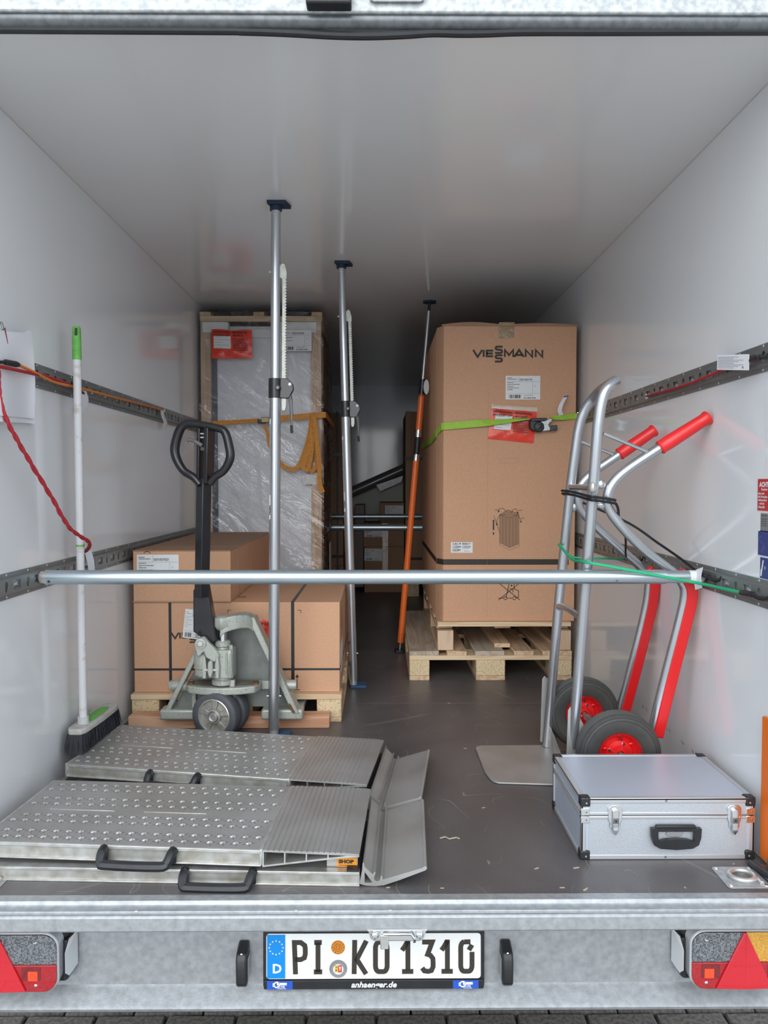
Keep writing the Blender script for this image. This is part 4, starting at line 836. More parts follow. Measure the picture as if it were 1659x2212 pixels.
# orange strap around the crate, with ratchet and loops of slack
t = thing('ratchet_strap', 'orange ratchet strap around the film wrapped crate with hanging slack loops', 'strap', (-.6, YC-.03, 1.28))
ys_ = YC-.024
mb = MB(); mb.strap([wp(458, 914, y=ys_), wp(520, 911, y=ys_-.004), wp(560, 908, y=ys_-.006)], [V(0, .35, 1), V(0, .5, 1), V(0, .6, 1)], .026, .003)
e1 = wp(702, 896, y=ys_); e1.x = cx1+.020
mb.strap([wp(583, 905, y=ys_), wp(640, 901, y=ys_), e1, e1+V(.004, .03, -.003), V(cx1+.024, 5.08, e1.z-.01)], V(0, 0, 1), .032, .0025)
wb = mb.build('webbing', M_OSTRAP, t, sm=False)
MB().tube([wp(458, 914, y=ys_), wp(440, 915, y=ys_+.0), V(XL+.02, YC-.03, 1.30)], .004, 8).build('strap_hook', M_BLACK, t)
r0 = wp(566, 909, y=ys_-.008)
MB().box(r0.x-.022, r0.x+.022, ys_-.03, ys_+.004, r0.z-.016, r0.z+.006).build('ratchet_handle', M_BLACKP, t, bevel=.003)
MB().box(r0.x-.002, r0.x+.044, ys_-.034, ys_+.004, r0.z-.012, r0.z+.018).build('ratchet_frame', mat('brass_zinc', (.25, .20, .11), .4, .7), t, bevel=.003)
def hang(px, w_, dy=.004, nm='slack_loop'):
    P = smooth([wp(u, v, y=ys_-dy-.003*(i % 2)) for i, (u, v) in enumerate(px)], 5); wds = []
    for i in range(len(P)):
        tt_ = (P[min(i+1, len(P)-1)]-P[max(i-1, 0)]).normalized(); wds.append(tt_.cross(V(0, 1, 0)).normalized()*.9+V(0, .25, 0))
    MB().strap(P, wds, w_, .0022).build(nm, M_OSTRAP, t, ang=60)
hang([(570, 917), (578, 935), (580, 955), (587, 975)], .018)
hang([(590, 985), (604, 1000), (622, 1012), (640, 1012), (655, 985), (668, 940), (674, 898)], .026, .010)
hang([(676, 897), (671, 950), (658, 1000), (654, 1008), (664, 1015), (672, 985), (676, 940)], .024, .015)
hang([(678, 897), (684, 950), (690, 1010), (690, 1040), (697, 1064)], .026, .02)
hang([(672, 935), (665, 980), (666, 1005), (674, 1018), (684, 1000), (682, 960), (680, 905)], .022, .006)

# ---- far background
XA = wp(741, 1000, y=6.50).x; ZA = wp(733, 892, y=6.50).z; XB = wp(877, 1000, y=6.50).x; ZBq = wp(890, 889, y=6.50).z
t = thing('tall_carton', 'tall brown carton at the far left behind the wrapped crate', 'carton', (-.6, 6.6, .12))
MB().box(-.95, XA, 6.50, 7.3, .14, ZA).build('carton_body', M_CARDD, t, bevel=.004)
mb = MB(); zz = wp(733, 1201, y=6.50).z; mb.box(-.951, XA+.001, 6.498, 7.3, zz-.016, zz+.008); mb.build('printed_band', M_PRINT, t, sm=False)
MB().box(XA-.055, XA-.040, 6.485, 6.50, .14, ZA+.01).build('corner_batten', M_BLACKP, t)
MB().strap([V(-.95, 6.482, 1.195), V(XA, 6.482, 1.205)], V(0, 0, 1), .03, .003).build('green_strap', mat('dull_green_strap', (.16, .20, .13)), t)
mb = MB(); zz = wp(733, 1226, y=6.49).z; strokes(mb, FY(6.498, -.345, zz-.03), [[(-.03, 0), (.03, .05)], [(-.03, .05), (.03, 0)]], .006, 0, 0, 1, 1); mb.build('printed_mark', M_PRINT, t, sm=False)
MB().box(-.95, XA, 6.52, 7.3, 0.0, .138).build('pallet_foot', M_WOODX, t)
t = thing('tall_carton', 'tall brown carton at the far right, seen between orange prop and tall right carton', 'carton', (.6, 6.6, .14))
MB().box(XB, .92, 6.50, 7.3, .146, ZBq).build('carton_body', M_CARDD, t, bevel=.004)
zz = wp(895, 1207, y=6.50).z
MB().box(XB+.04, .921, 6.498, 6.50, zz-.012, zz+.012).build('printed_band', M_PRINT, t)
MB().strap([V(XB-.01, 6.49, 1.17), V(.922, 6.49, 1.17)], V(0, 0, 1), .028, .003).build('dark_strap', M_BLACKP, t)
MB().box(XB-.004, XB+.038, 6.494, 6.51, .146, ZBq+.002).build('side_shade_strip', M_CARDE, t)  # darker strip paints the shade on the carton's left side
t = thing('pallet', 'pallet under the tall carton at the far right', 'pallet', (.6, 6.8, 0))
MB().box(XB, .92, 6.49, 6.60, .122, .144).build('deck_board', M_WOODX, t, bevel=.002); MB().box(.25, .92, 6.9, 7.3, .122, .144).build('deck_board', M_WOODX, t, bevel=.002)
for x_ in (XB+.012, .5, .82):
    for y_ in (6.495, 7.15): MB().box(x_, x_+.1, y_, y_+.12, 0, .122).build('block', M_CHIP, t, bevel=.003)
YM = 6.74
def mc(u, v): p = wp(u, v, y=YM); return p.x, p.z
def small_box(u0, u1, vb, vt, label, lab=None, tape=False, y1=7.2, m=M_CARDD, dy=0):
    a0, b0 = mc(u0, vb); a1, b1 = mc(u1, vt); b0 = max(0, b0)
    t = thing('carton', label, 'carton', ((a0+a1)/2, YM+.2, b0))
    MB().box(a0, a1, YM+dy, y1, b0+.0005, b1).build('carton_body', m, t, bevel=.004)
    if lab:
        p0 = mc(lab[0], lab[3]); p1 = mc(lab[1], lab[2]); k_ = lab[4] if len(lab) > 4 else 0
        ship_label(Fr((p0[0], YM+dy-.0015, p0[1]), (1, 0, k_), (-k_, 0, 1)), p1[0]-p0[0], p1[1]-p0[1], '0201', t)
    if tape:
        p0 = mc(826, 0)[0]; mb = MB(); mb.box(p0, p0+.05, YM+dy-.0015, YM+dy-.0003, max(b0+.002, b1-.22), b1-.002); mb.build('packing_tape', M_CTAPE, t)
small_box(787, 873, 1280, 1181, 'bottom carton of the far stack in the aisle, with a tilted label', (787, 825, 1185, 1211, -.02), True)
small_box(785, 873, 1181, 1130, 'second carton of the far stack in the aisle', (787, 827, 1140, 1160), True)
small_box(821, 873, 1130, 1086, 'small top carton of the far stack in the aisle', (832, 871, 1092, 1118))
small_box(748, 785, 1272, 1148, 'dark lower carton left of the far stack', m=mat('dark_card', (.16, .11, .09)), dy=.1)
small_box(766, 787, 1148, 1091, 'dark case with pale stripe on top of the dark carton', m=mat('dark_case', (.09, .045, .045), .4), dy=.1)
def tube_bar(y, z, r, label):
    t = thing('lashing_bar', label, 'bar', (0, y, z), 'x') if 0 else thing('lashing_bar', label, 'bar', (0, y, z))
    MB().cyl((XL+.03, y, z), (XR-.03, y, z), r, n=24).build('tube', M_ALUH, t)
    for s_, xx in ((1, XL+.014), (-1, XR-.014)): MB().cyl((xx, y, z), (xx+s_*.018, y, z), r*.9, n=24).build('end_cap', M_STEEL, t)
tube_bar(5.15, .666, .0215, 'nearer of the two lashing bars deep inside between the cartons')
tube_bar(6.45, .682, .0215, 'farther of the two lashing bars deep inside')
t = thing('wrapped_roll', 'dark film wrapped roll leaning diagonally at the far end', 'roll', (0, 7.3, .9))
a, b = wp(735, 1074, y=7.42), wp(925, 990, y=7.42)
d_ = b-a; a = a+d_*((XL+.045-a.x)/d_.x); b = b+d_*((XR-.045-b.x)/d_.x); MB().tube([a, a*.6+b*.4, a*.25+b*.75, b], [.05, .052, .05, .05], 14).build('roll', mat('grey_wrap', (.16, .15, .15), .3, bump=.8, bscale=25, coat=.6), t)
c_ = wp(835, 1032, y=7.42); MB().hexa([c_+V(-.1, -.055, -.07), c_+V(.16, -.055, .02), c_+V(.14, -.055, -.04), c_+V(-.06, -.055, -.13)], [c_+V(-.1, -.05, -.07), c_+V(.16, -.05, .02), c_+V(.14, -.05, -.04), c_+V(-.06, -.05, -.13)]).build('label_pocket', M_STEEL, t)
a, b = wp(740, 1074, y=7.5), wp(874, 1012, y=7.5); c_, d_ = V(b.x, 7.5, .001), V(a.x, 7.5, .001)
mb = MB(); mb.hexa([d_, c_, b, a], [d_+V(0, .015, 0), c_+V(0, .015, 0), b+V(0, .015, 0), a+V(0, .015, 0)])
tag(mb.build('pale_panel', mat('pale_panel', (.62, .61, .57), .6), bevel=.002), 'pale panel standing behind the far stack below the wrapped roll', 'panel')
# ================================================================ front lashing bar
t = thing('lashing_bar', 'long galvanised lashing bar across the front of the load from wall to wall', 'bar', (0, 2.30, .66))
ya, za = 2.30, .6825
xj = wp(1437, 1247, y=ya).x
MB().cyl((XL+.034, ya, za), (xj, ya, za), .0215, n=32).build('outer_tube', M_ALUH, t)
MB().cyl((xj-.01, ya, za), (XR-.03, ya, za), .0190, n=32).build('inner_tube', M_ALUH, t)
for x_, r_, l_ in ((XL+.014, .0185, .016), (XL+.030, .0225, .006), (XR-.032, .017, .018)): MB().cyl((x_, ya, za), (x_+l_, ya, za), r_, n=28).build('end_cap', M_ALUB, t)
MB().lathe([(.0035, .0218), (.0035, .0222), (.0025, .0222), (.0025, .0218)], (wp(1333, 1258, y=2.28).x, ya, za-.001), (0, -1, -.45), 12, closed=True).build('button_hole', M_STEEL, t)
MB().lathe([(0, .0222), (.004, .0218)], (XL+.045, ya, za-.001), (0, -1, -.5), 12).build('button_hole', M_BLACK, t)
x0_, x1_ = wp(1493, 1247, y=2.28).x, wp(1507, 1247, y=2.28).x
mb = MB(); mb.cyl((x0_, ya, za), (x1_, ya, za), .0194, n=28); lb = mb.build('brand_label', M_LABEL, t)
mb = MB(); text(mb, Fr((x1_-.002, ya-.0197, za+.012), (0, 0, -1), (1, 0, 0)), 'WISTRA', .0075, 0, .003, bold=.0003, d=0)
mb.build('lettering', M_PRINT, lb, sm=False)

# ================================================================ telescopic load props
def prop(base, top, zc0, zc1, zrack, zlev, label, lab_z):
    B, T = Vector(base), Vector(top); D = (T-B).normalized(); L = (T-B).length
    at = lambda z: B+D*((z-B.z)/D.z)
    t = thing('load_prop', label, 'prop', base, None)
    MB().cyl(at(.035), at(zc0+.02), .0205, n=28).build('lower_tube', M_ALU, t)
    MB().cyl(at(.012), at(.075), .0175, n=24).build('foot_collar', M_ALUB, t)
    MB().lathe([(0, .019), (.004, .0185)], at(.035), (.3, -1, 0), 10).build('bolt_head', M_ALUB, t)
    MB().cyl(at(zc0), at(T.z-.012), .0175, n=28).build('upper_tube', M_ALU, t)
    MB().box(B.x-.012, B.x+.062, B.y-.03, B.y+.05, .0005, .012).build('foot_plate', M_BLUEP, t, bevel=.002)
    F = Fr((T.x, T.y, T.z), (1, .0, 0), (0, 1, 0))
    MB().prism([(-.03, -.028), (.038, -.028), (.052, .03), (-.016, .03)], F, -.014, 0).build('head_plate', M_NAVY, t, bevel=.002)
    MB().cyl(at(T.z-.03), at(T.z-.014), .022, n=20).build('head_socket', M_NAVY, t)
    MB().lathe([(0, .0195), (.005, .019), (.006, .017)], at(T.z-.045), (-.1, -1, 0), 10).build('bolt_head', M_ALUB, t)
    MB().cyl(at(zc0), at(zc1), .0245, n=28).build('clamp_sleeve', M_BLACK, t, bevel=.001)
    P = at((zc0+zc1)/2); FF_ = Fr(P, (1, 0, 0), (0, 0, 1)); h = (zc1-zc0)/2
    MB().prism([(.01, h), (.045, h), (.066, h-.02), (.068, -.005), (.052, -h), (.045, -h-.002), (.01, -h)], FF_, .004, .012).build('ratchet_cheek', M_BLACK, t, bevel=.002)
    MB().prism([(.01, h), (.045, h), (.066, h-.02), (.068, -.005), (.052, -h), (.045, -h-.002), (.01, -h)], FF_, -.012, -.004).build('ratchet_cheek', M_BLACK, t, bevel=.002)
    MB().lathe([(0, .015), (.005, .0145), (.0062, .012)], FF_.p(.055, h-.022, 0), FF_.n, 14).build('pivot_pin', M_WHITE, t)
    MB().lathe([(.004, .031), (.009, .031), (.0105, .024), (.0105, .012), (.004, .012)], FF_.p(.012, 0, 0), FF_.n, 18, closed=True).build('clamp_screw', M_BLACKP, t)
    MB().cyl(FF_.p(.012, 0, .012), FF_.p(.012, 0, .028), .0045, n=8).build('screw_socket', M_STEEL, t)
    # toothed rack
    zb = zc0-.045; n = int((zrack-.06-zc1)/.0105); pl_ = [(-.008, zb+.01), (-.008, zrack-.055), (-.016, zrack-.05), (-.016, zrack-.008), (-.008, zrack), (.0, zrack-.004), (.007, zrack-.03)]
    z_ = zrack-.055
    while z_ > zc1-.012: pl_ += [(.007, z_), (.0035, z_-.0025), (.0035, z_-.006), (.007, z_-.0075)]; z_ -= .0105
    pl_ += [(.007, zb+.015), (.002, zb), (-.006, zb)]
    sl_ = D.x/D.z; ox = .033
    FR_ = Fr((at(0).x+ox, at(P.z).y, 0), (1, 0, 0), (sl_, D.y/D.z, 1)); FR_.y = Vector((sl_, D.y/D.z, 1)); FR_.n = V(0, -1, 0); FR_.o = at(0)+V(ox, 0, 0)
    MB().prism(pl_, FR_, -.003, .003).build('toothed_rack', mat('zinc_white', (.62, .63, .56), .5, .3, noise=.2, nscale=80), t, sm=False)
    MB().cyl(at(zrack-.03)+V(-.024, 0, 0), at(zrack-.03)+V(-.01, 0, 0), .004, n=8).build('rack_bolt', M_ALUB, t)
    # lever
    a = FF_.p(.052, -h+.012, 0); b = a+V(.010, -.012, zlev-a.z)
    MB().tube(smooth([a, a*.75+b*.25+V(.004, -.004, 0), a*.3+b*.7+V(.002, 0, 0), b], 5), [.0075]*5+[.006]*5+[.0035]*5+[.0045], 8).build('lever', M_STEEL, t)
    MB().tube([a*.2+b*.8, b], [.0052, .0055], 8).build('lever_grip', M_BLACKP, t)
    # printed strip
    p0, p1_ = at(lab_z[0]), at(lab_z[1]); k = .0212
    mb = MB(); q = [-2.35, -2.15, -1.95, -1.75]
    vs = [pp_+V(math.cos(a_)*k, math.sin(a_)*k, 0) for pp_ in (p0, p1_) for a_ in [-2.75, -2.5, -2.25]]
    mb.add(vs, [(0, 1, 4, 3), (1, 2, 5, 4)]); lb = mb.build('printed_strip', M_LABEL, t, sm=False)
    mb = MB(); m1 = V(math.cos(-2.45), math.sin(-2.45), 0)
    FL = Fr(p0+m1*.0216, (0, 0, -1), (1, 0, 0)); FL.x = -D; FL.y = V(math.sin(2.45), -math.cos(2.45)*-1, 0).normalized(); FL.y = V(.64, -.77, 0); FL.n = V(-.77, -.64, 0)
    text(mb, FL, 'WISTRA', .010, -.052, -.003, bold=.0006, d=0)
    for kq in range(4): fine(mb, FL, -(p1_.z-p0.z)*.95, -.09, -.004+.0024*kq, .0012, kq, 0)
    mb.build('lettering', M_PRINT, lb, sm=False)
    for a_ in (-1, 1): MB().cyl(at(.16)+V(a_*.018, 0, 0), at(.16)+V(a_*.027, 0, 0), .003, n=8).build('pin', M_ALUB, t)
    return t
prop((-.398, 2.885, 0), (-.372, 2.829, ZC), 1.277, 1.348, 1.763, 1.148, 'nearer telescopic aluminium load prop standing behind the ramps', (.83, 1.20))
prop((-.120, 3.61, 0), (-.172, 3.58, ZC), 1.271, 1.344, 1.763, 1.157, 'farther telescopic aluminium load prop beside the flat cartons', (.83, 1.18))
# orange prop
t = thing('load_prop', 'orange load prop leaning against the tall right carton', 'prop', (.119, 4.36, 0))
B, T = V(.119, 4.36, 0), V(.285, 4.335, ZC)
at_ = lambda z: B+(T-B)*(z/ZC)
for nm, z0_, z1_, r_, m_ in (('foot_joint', .012, .07, .008, M_CHROME), ('lower_tube', .055, 1.10, .0175, M_ORANGE), ('ring', 1.09, 1.125, .0183, M_CHROME), ('grip_sleeve', 1.12, 1.225, .0165, M_BLACKP), ('ring', 1.222, 1.262, .0185, M_CHROME), ('middle_tube', 1.26, 1.46, .0175, M_ORANGE), ('clamp', 1.45, 1.545, .0175, M_BLACK), ('upper_tube', 1.53, 1.925, .0105, M_ALU), ('head_joint', 1.92, 1.972, .0085, M_BLACKP)):
    MB().cyl(at_(z0_), at_(z1_), r_, n=20).build(nm, m_, t)
MB().prism(rrect(-.028, .028, -.035, .035, .01), Fr(B, (1, 0, 0), (0, 1, 0)), .0005, .014).build('foot_plate', M_BLACKP, t, bevel=.003)
MB().prism(arc(0, 0, .042, .034, 30, 330, 5), Fr(T, (1, 0, 0), (0, 1, 0)), -.012, 0).build('head_plate', M_NAVY, t, bevel=.002)
c_ = at_(1.50)+V(-.0, -.02, 0)
MB().prism(arc(.022, 0, .016, .042, 0, 340, 12), Fr(c_, (1, 0, 0), (0, 0, 1)), -.006, .010).build('release_lever', M_LABEL, t, bevel=.002)

# ================================================================ broom
t = thing('broom', 'white handled broom with green grip standing bristles down on the rear ramp', 'broom', (-.965, 2.57, .09))
Bp, Tp = wp(180, 1562, y=2.50), wp(165, 705, y=2.47)
atz = lambda z: Bp+(Tp-Bp)*((z-Bp.z)/(Tp.z-Bp.z))
MB().cyl(Bp, atz(Tp.z-.10), .0125, n=20).build('pole', M_BROOM, t)
MB().tube([atz(Tp.z-.105), atz(Tp.z-.10), atz(Tp.z-.03), atz(Tp.z-.004), Tp], [.0135, .014, .0138, .0125, .009], 20).build('grip', M_GREEN, t)
MB().cyl(atz(Tp.z-.03)+V(.004, -.016, 0), atz(Tp.z-.008)+V(.004, -.013, 0), .004, n=8).build('hanging_hole', M_BLACKP, t)
zz = wp(170, 1178, y=2.49).z; MB().cyl(atz(zz-.003), atz(zz+.003), .0132, n=20).build('rubber_band', M_GREEN, t)
MB().cyl(atz(Bp.z-.02), atz(Bp.z+.022), .0175, n=20).build('socket', mat('grey_plastic', (.55, .55, .56), .5), t)
A, C = wp(180, 1600, z=.158), None
h0 = V(-.972, 2.435, .158); h1 = V(-.955, 2.735, .158); ax = (h1-h0).normalized(); sd = ax.cross(V(0, 0, 1)); Lh = (h1-h0).length
Fh = Fr(h0, ax, -sd)
out = []
for a, b in ((0, .020), (.02, .030), (.10, .033), (.15, .034), (.2, .033), (.28, .030), (.30, .018)): out.append((a/.3*Lh, b))
out = out+[(a, -b) for a, b in out[::-1]]
MB().prism(out, Fh, 0, .020).build('brush_block', mat('worn_block', (.50, .50, .49), .5, col2=(.42, .38, .33), nscale=40), t, bevel=.005, seg=3)
ins = [(.06, -.012), (.10, -.020), (.20, -.020), (.24, -.012), (.24, .012), (.20, .020), (.10, .020), (.06, .012)]
MB().prism(ins, Fh, .020, .0225).build('green_inset', M_GREEN, t, bevel=.001)
R = random.Random(2); vs = []; fs = []
for k in range(5200):
    a = R.uniform(.004, Lh-.004); b = R.uniform(-.028, .028); z = R.uniform(.093, .100)
    p = Fh.p(a, b, 0); sp = 1.25; q = Fh.p(Lh/2+(a-Lh/2)*1.09+R.uniform(-.006, .006), b*sp+R.uniform(-.004, .004), 0); q.x = max(q.x, XL+.004); q.z = z; mid_ = (p+q)/2+V(R.uniform(-.002, .002), R.uniform(-.002, .002), 0)
    o_ = len(vs); w_ = V(R.uniform(-1, 1), R.uniform(-1, 1), 0).normalized()*.0006
    vs += [p-w_, p+w_, mid_+w_, mid_-w_, q]; fs += [(o_, o_+1, o_+2, o_+3), (o_+3, o_+2, o_+4)]
link('bristles', mesh_from('bristles', vs, fs, M_BRIST, False), t, kind='stuff')
MB().hexa([Fh.p(.004, -.024, 0), Fh.p(Lh-.004, -.024, 0), Fh.p(Lh-.004, .024, 0), Fh.p(.004, .024, 0)], [Fh.p(-.004, -.027, -.060), Fh.p(Lh+.004, -.027, -.060), Fh.p(Lh+.004, .027, -.060), Fh.p(-.004, .027, -.060)]).build('bristle_core', M_BRIST, t)

# ================================================================ folding ramps
M_ALUW = mat('rail_web_aluminium', (.52, .52, .50), .45, .5, col2=(.36, .34, .29), nscale=30, bump=.1)
def ramp(o, ang, up_ang, label, zt=.087, tilt=.014, first=True):
    t = thing('folding_ramp', label, 'ramp', (o[0]-.45, o[1]+.2, 0))
    T = Matrix.Translation(o) @ Matrix.Rotation(-ang, 4, 'Z')
    LW = .375; LL = .93
    def P(m): return MB(T)
    # lower half
    for y_ in (0, LW-.02):
        mb = MB(T); mb.box(-LL, -.004, y_+.003, y_+.015, .002, .033); mb.build('side_rail', M_ALUW, t); mb = MB(T); mb.box(-LL, -.004, y_-.003, y_+.021, .028, .035); mb.build('rail_lip', M_ALUB, t, bevel=.0012); mb = MB(T); mb.box(-LL, -.004, y_-.003, y_+.021, 0, .0045); mb.build('rail_lip', M_ALUB, t, bevel=.0012)
    mb = MB(T); mb.box(-LL, -.006, .018, LW-.02, .028, .032); mb.build('lower_plate', M_ALUD, t)
    MB(T).box(-.035, -.006, .0, LW, .034, .040).build('wedge_gap_shade', M_BLACKP, t)  # dark strip drawn in for the shade of the gap beside the lip
    # orange shop sticker on a crosspiece under the wedge tip
    mb = MB(T); mb.box(-.085, -.010, .024, .034, .034, .058); cp = mb.build('crosspiece', M_ALUD, t)
    mb = MB(T); mb.box(-.060, -.012, .0225, .024, .036, .057); st = mb.build('shop_sticker', M_OSTICK, t, sm=False)
    F = Fr(T @ V(-.058, .0218, .043), T.to_3x3() @ V(1, 0, 0), (0, 0, 1)); mb = MB(); text(mb, F, 'SHOP', .0115, .002, .002, bold=.0007, d=.0003, sx=1.25); fine(mb, F, .002, .042, -.004, .0016, 1, .0003); mb.build('lettering', M_PRINT, st, sm=False)
    # upper half, slightly turned and tilted
    U = T @ Matrix.Translation((-.24, -.004, zt-.0)) @ Matrix.Rotation(-(up_ang-ang), 4, 'Z') @ Matrix.Rotation(tilt, 4, 'Y')
    UW = .385; UL = .705
    MB(U).box(-UL, 0, 0, UW, -.004, 0).build('studded_plate', M_ALUD, t, bevel=.001)
    for y_ in (0, UW-.018):
        mb = MB(U); mb.box(-UL, 0, y_+.003, y_+.013, -.038, -.003); mb.build('side_rail', M_ALUW, t); mb = MB(U); mb.box(-UL, 0, y_-.003, y_+.019, -.009, -.0005); mb.build('rail_lip', M_ALUB, t, bevel=.0012, seg=2); mb = MB(U); mb.box(-UL, 0, y_-.003, y_+.019, -.040, -.036); mb.build('rail_lip', M_ALUB, t, bevel=.0012, seg=2)
    MB(U).box(-UL-.006, -UL+.006, 0, UW, -.040, .0008).build('end_profile', M_ALUB, t, bevel=.004)
    MB(U).box(-.006, .004, -.001, UW, -.040, .0012).build('weld_seam', M_ALUB, t, bevel=.004)
    vs = []; fs = []; sv = []; sf = []
    rows = [.028, .062, .118, .152, .222, .258, .318, .352]
    for r, yy in enumerate(rows):
        n = 21
        for k in range(n):
            x_ = -UL+.022+k*.0323+(.016 if r % 2 else 0)
            if x_ > -.012: continue
            o_ = len(vs); vs.append(U @ V(x_, yy, .0046))
            for j in range(8):
                q = math.radians(45*j+22.5); rr = .0085 if j % 2 == 0 else .0042; vs.append(U @ V(x_+rr*math.cos(q), yy+rr*math.sin(q), .0002))
            for j in range(8): fs.append((o_, o_+1+j, o_+1+(j+1) % 8))
            o_ = len(sv)
            for j in range(4):
                q = math.radians(90*j+22.5); d_ = V(math.cos(q), math.sin(q), 0); n_ = V(-d_.y, d_.x, 0)*.0018; c = V(x_, yy, .0004)
                sv += [U @ (c+d_*.006+n_), U @ (c+d_*.006-n_), U @ (c+d_*.016)]; sf.append((o_+3*j, o_+3*j+1, o_+3*j+2))
    link('stud_bumps', mesh_from('stud_bumps', vs, fs, M_ALUB, False), t, kind='stuff')
    link('stud_slits', mesh_from('stud_slits', sv, sf, M_STEEL, False), t, kind='stuff')
    for k, (a, b) in enumerate(((-.62, -.44), (-.36, -.19))): MB(U).box(a, b, .186, .190, 0, .0012).build('weld_bead', M_ALUB, t, bevel=.0005)
    # ribbed wedge
    WL = .232; W_ = T @ Matrix.Translation((-.236, -.006, zt)) @ Matrix.Rotation(-(up_ang-ang)*.5, 4, 'Z') @ Matrix.Rotation(.012, 4, 'Y')
    prof_ = []; nr = 15; pw_ = WL*.87/nr
    for k in range(nr):
        a = k*pw_; prof_ += [(a+.0008, -.0008), (a+.0022, .0012), (a+pw_-.0022, .0012), (a+pw_-.0008, -.0008)]
    prof_ += [(WL*.88, .0006), (WL, -.0015), (WL, -.006), (0, -.004)]
    Fw = Fr((0, 0, 0), (1, 0, 0), (0, 0, 1)); FW = Fr(W_ @ V(0, 0, 0), W_.to_3x3() @ V(1, 0, 0), W_.to_3x3() @ V(0, 0, 1))
    MB().prism(prof_, FW, -.392, 0).build('ribbed_top', M_ALUD, t, sm=False)
    MB().prism([(0, -.041), (0, -.037), (WL-.03, -.006), (WL, -.004), (WL, -.008), (WL-.04, -.012)], FW, -.392, 0).build('wedge_bottom', M_ALUB, t)
    for k in range(4):
        a = k*.052; zb_ = -.038+.031*(a/(WL-.03)); MB().prism([(a, zb_-.001), (a+.003, zb_-.001), (a+.003, -.003), (a, -.003)], FW, -.391, -.001).build('inner_web', M_ALUB, t)
    # hooked lip
    k = .000272; Z = lambda X, Y: ((X-845)*k-.004, (1300-Y)*k)
    outer = [Z(*p) for p in ((850, 1305), (846, 1290), (868, 1180), (872, 1118), (882, 1108), (890, 1150), (960, 1215), (975, 1196), (985, 1192), (983, 1212), (972, 1240), (975, 1265), (995, 1278), (1018, 1272), (1028, 1255), (1030, 1232), (1040, 1228), (1046, 1240), (1050, 1262), (1400, 1150), (1412, 1136), (1432, 1138), (1438, 1156), (1425, 1172), (1200, 1262), (1060, 1312), (980, 1322), (900, 1318))]
    hole = [Z(*p) for p in ((890, 1196), (955, 1285), (950, 1292), (890, 1292))]
    FL = Fr(T @ V(0, 0, 0), T.to_3x3() @ V(1, 0, 0), (0, 0, 1))
    ztmin = min(p[1] for p in outer); FL.o = FL.o+V(0, 0, -ztmin+.001)
    mb = MB(); holeplate(mb, FL, outer, [hole], .39 if first else .40, -.195 if first else -.20); mb.build('hooked_lip', M_ALUD, t, ang=30)
    for b_ in (.085, .30): pass
    pt = T @ V(.105, .24 if first else .2, .030); MB().lathe([(.003, .0012), (.006, .0016), (.008, .0012), (.008, 0)], pt, (-.3, 0, 1), 14).build('rivet', M_ALUB, t)
    # carrying handles
    def handle(a0, a1, zc, yy, M_, nm='handle'):
        pts = [V(a0, yy, zc+.014), V(a0+.002, yy-.018, zc+.010), V(a0+.004, yy-.030, zc-.006), V(a0+.022, yy-.033, zc-.010), V(a1-.022, yy-.033, zc-.010), V(a1-.006, yy-.028, zc-.004), V(a1, yy-.016, zc+.010), V(a1+.002, yy, zc+.014)]
        mb = MB(); mb.tube([M_ @ p for p in smooth(pts, 4)], [.0115]*3+[.0125]*3+[.012]*23, 8); h = mb.build(nm, M_BLACKP, t)
        for x_ in (a0, a1): MB(M_).box(x_-.007, x_+.009, yy-.006, yy+.002, zc-.016, zc+.018).build('mount', M_BLACKP, h, bevel=.003); MB(M_).cyl((x_+.001, yy-.012, zc+.010), (x_+.001, yy-.007, zc+.008), .004, n=8).build('screw', M_ALUB, h)
    return t, T, U, handle
# front ramp
t, T, U, handle = ramp((-.042, 1.805, 0), math.radians(2.3), math.radians(4.4), 'front folded aluminium ramp nearest to the sill', tilt=-.0)
handle(-.425, -.262, .018, 0, T); handle(-.385, -.215, -.022, -.002, U)
t, T, U, handle = ramp((-.030, 2.226, 0), math.radians(7.2), math.radians(8.3), 'rear folded aluminium ramp carrying the broom', first=False)
handle(-.43, -.28, -.022, -.002, U)

# ================================================================ aluminium case
t = thing('tool_case', 'silver aluminium flight case with black corners lying at the right wall', 'case', (.745, 2.09, 0))
cx0_, cx1_, cy0, cy1, ch = .517, .962, 1.930, 2.250, .160
fz = .115
MB().box(cx0_+.003, cx1_-.003, cy0+.003, cy1-.003, .005, fz-.002).build('case_bottom', M_CASE, t, bevel=.001)
MB().box(cx0_+.003, cx1_-.003, cy0+.003, cy1-.003, fz+.002, ch-.001).build('case_lid', M_CASE, t, bevel=.001)
FC = FY(cy0+.003, 0, 0)
MB().prism(rect(cx0_+.02, cx1_-.02, .014, fz-.010), FC, 0, .001).build('textured_panel', M_CASEF, t, sm=False)
MB().prism(rect(cx0_+.02, cx1_-.02, fz+.010, ch-.014), FC, 0, .001).build('textured_panel', M_CASEF, t, sm=False)
def strip(b, nm='edge_strip'): MB().box(*b).build(nm, mat('case_trim', (.60, .61, .63), .33, .6), t, bevel=.0015)
w_ = .013
for z0_, z1_ in ((.001, w_), (fz-.009, fz-.001), (fz+.001, fz+.009), (ch-w_, ch)):
    for y_ in (cy0, cy1-.006): strip((cx0_, cx1_, y_, y_+.006, z0_, z1_))
    for x_ in (cx0_, cx1_-.006): strip((x_, x_+.006, cy0, cy1, z0_, z1_))
for x_ in (cx0_, cx1_-.006):
    for y_ in (cy0, cy1-w_): strip((x_, x_+.006, y_, y_+w_, .001, fz-.001)); strip((x_, x_+.006, y_, y_+w_, fz+.001, ch))
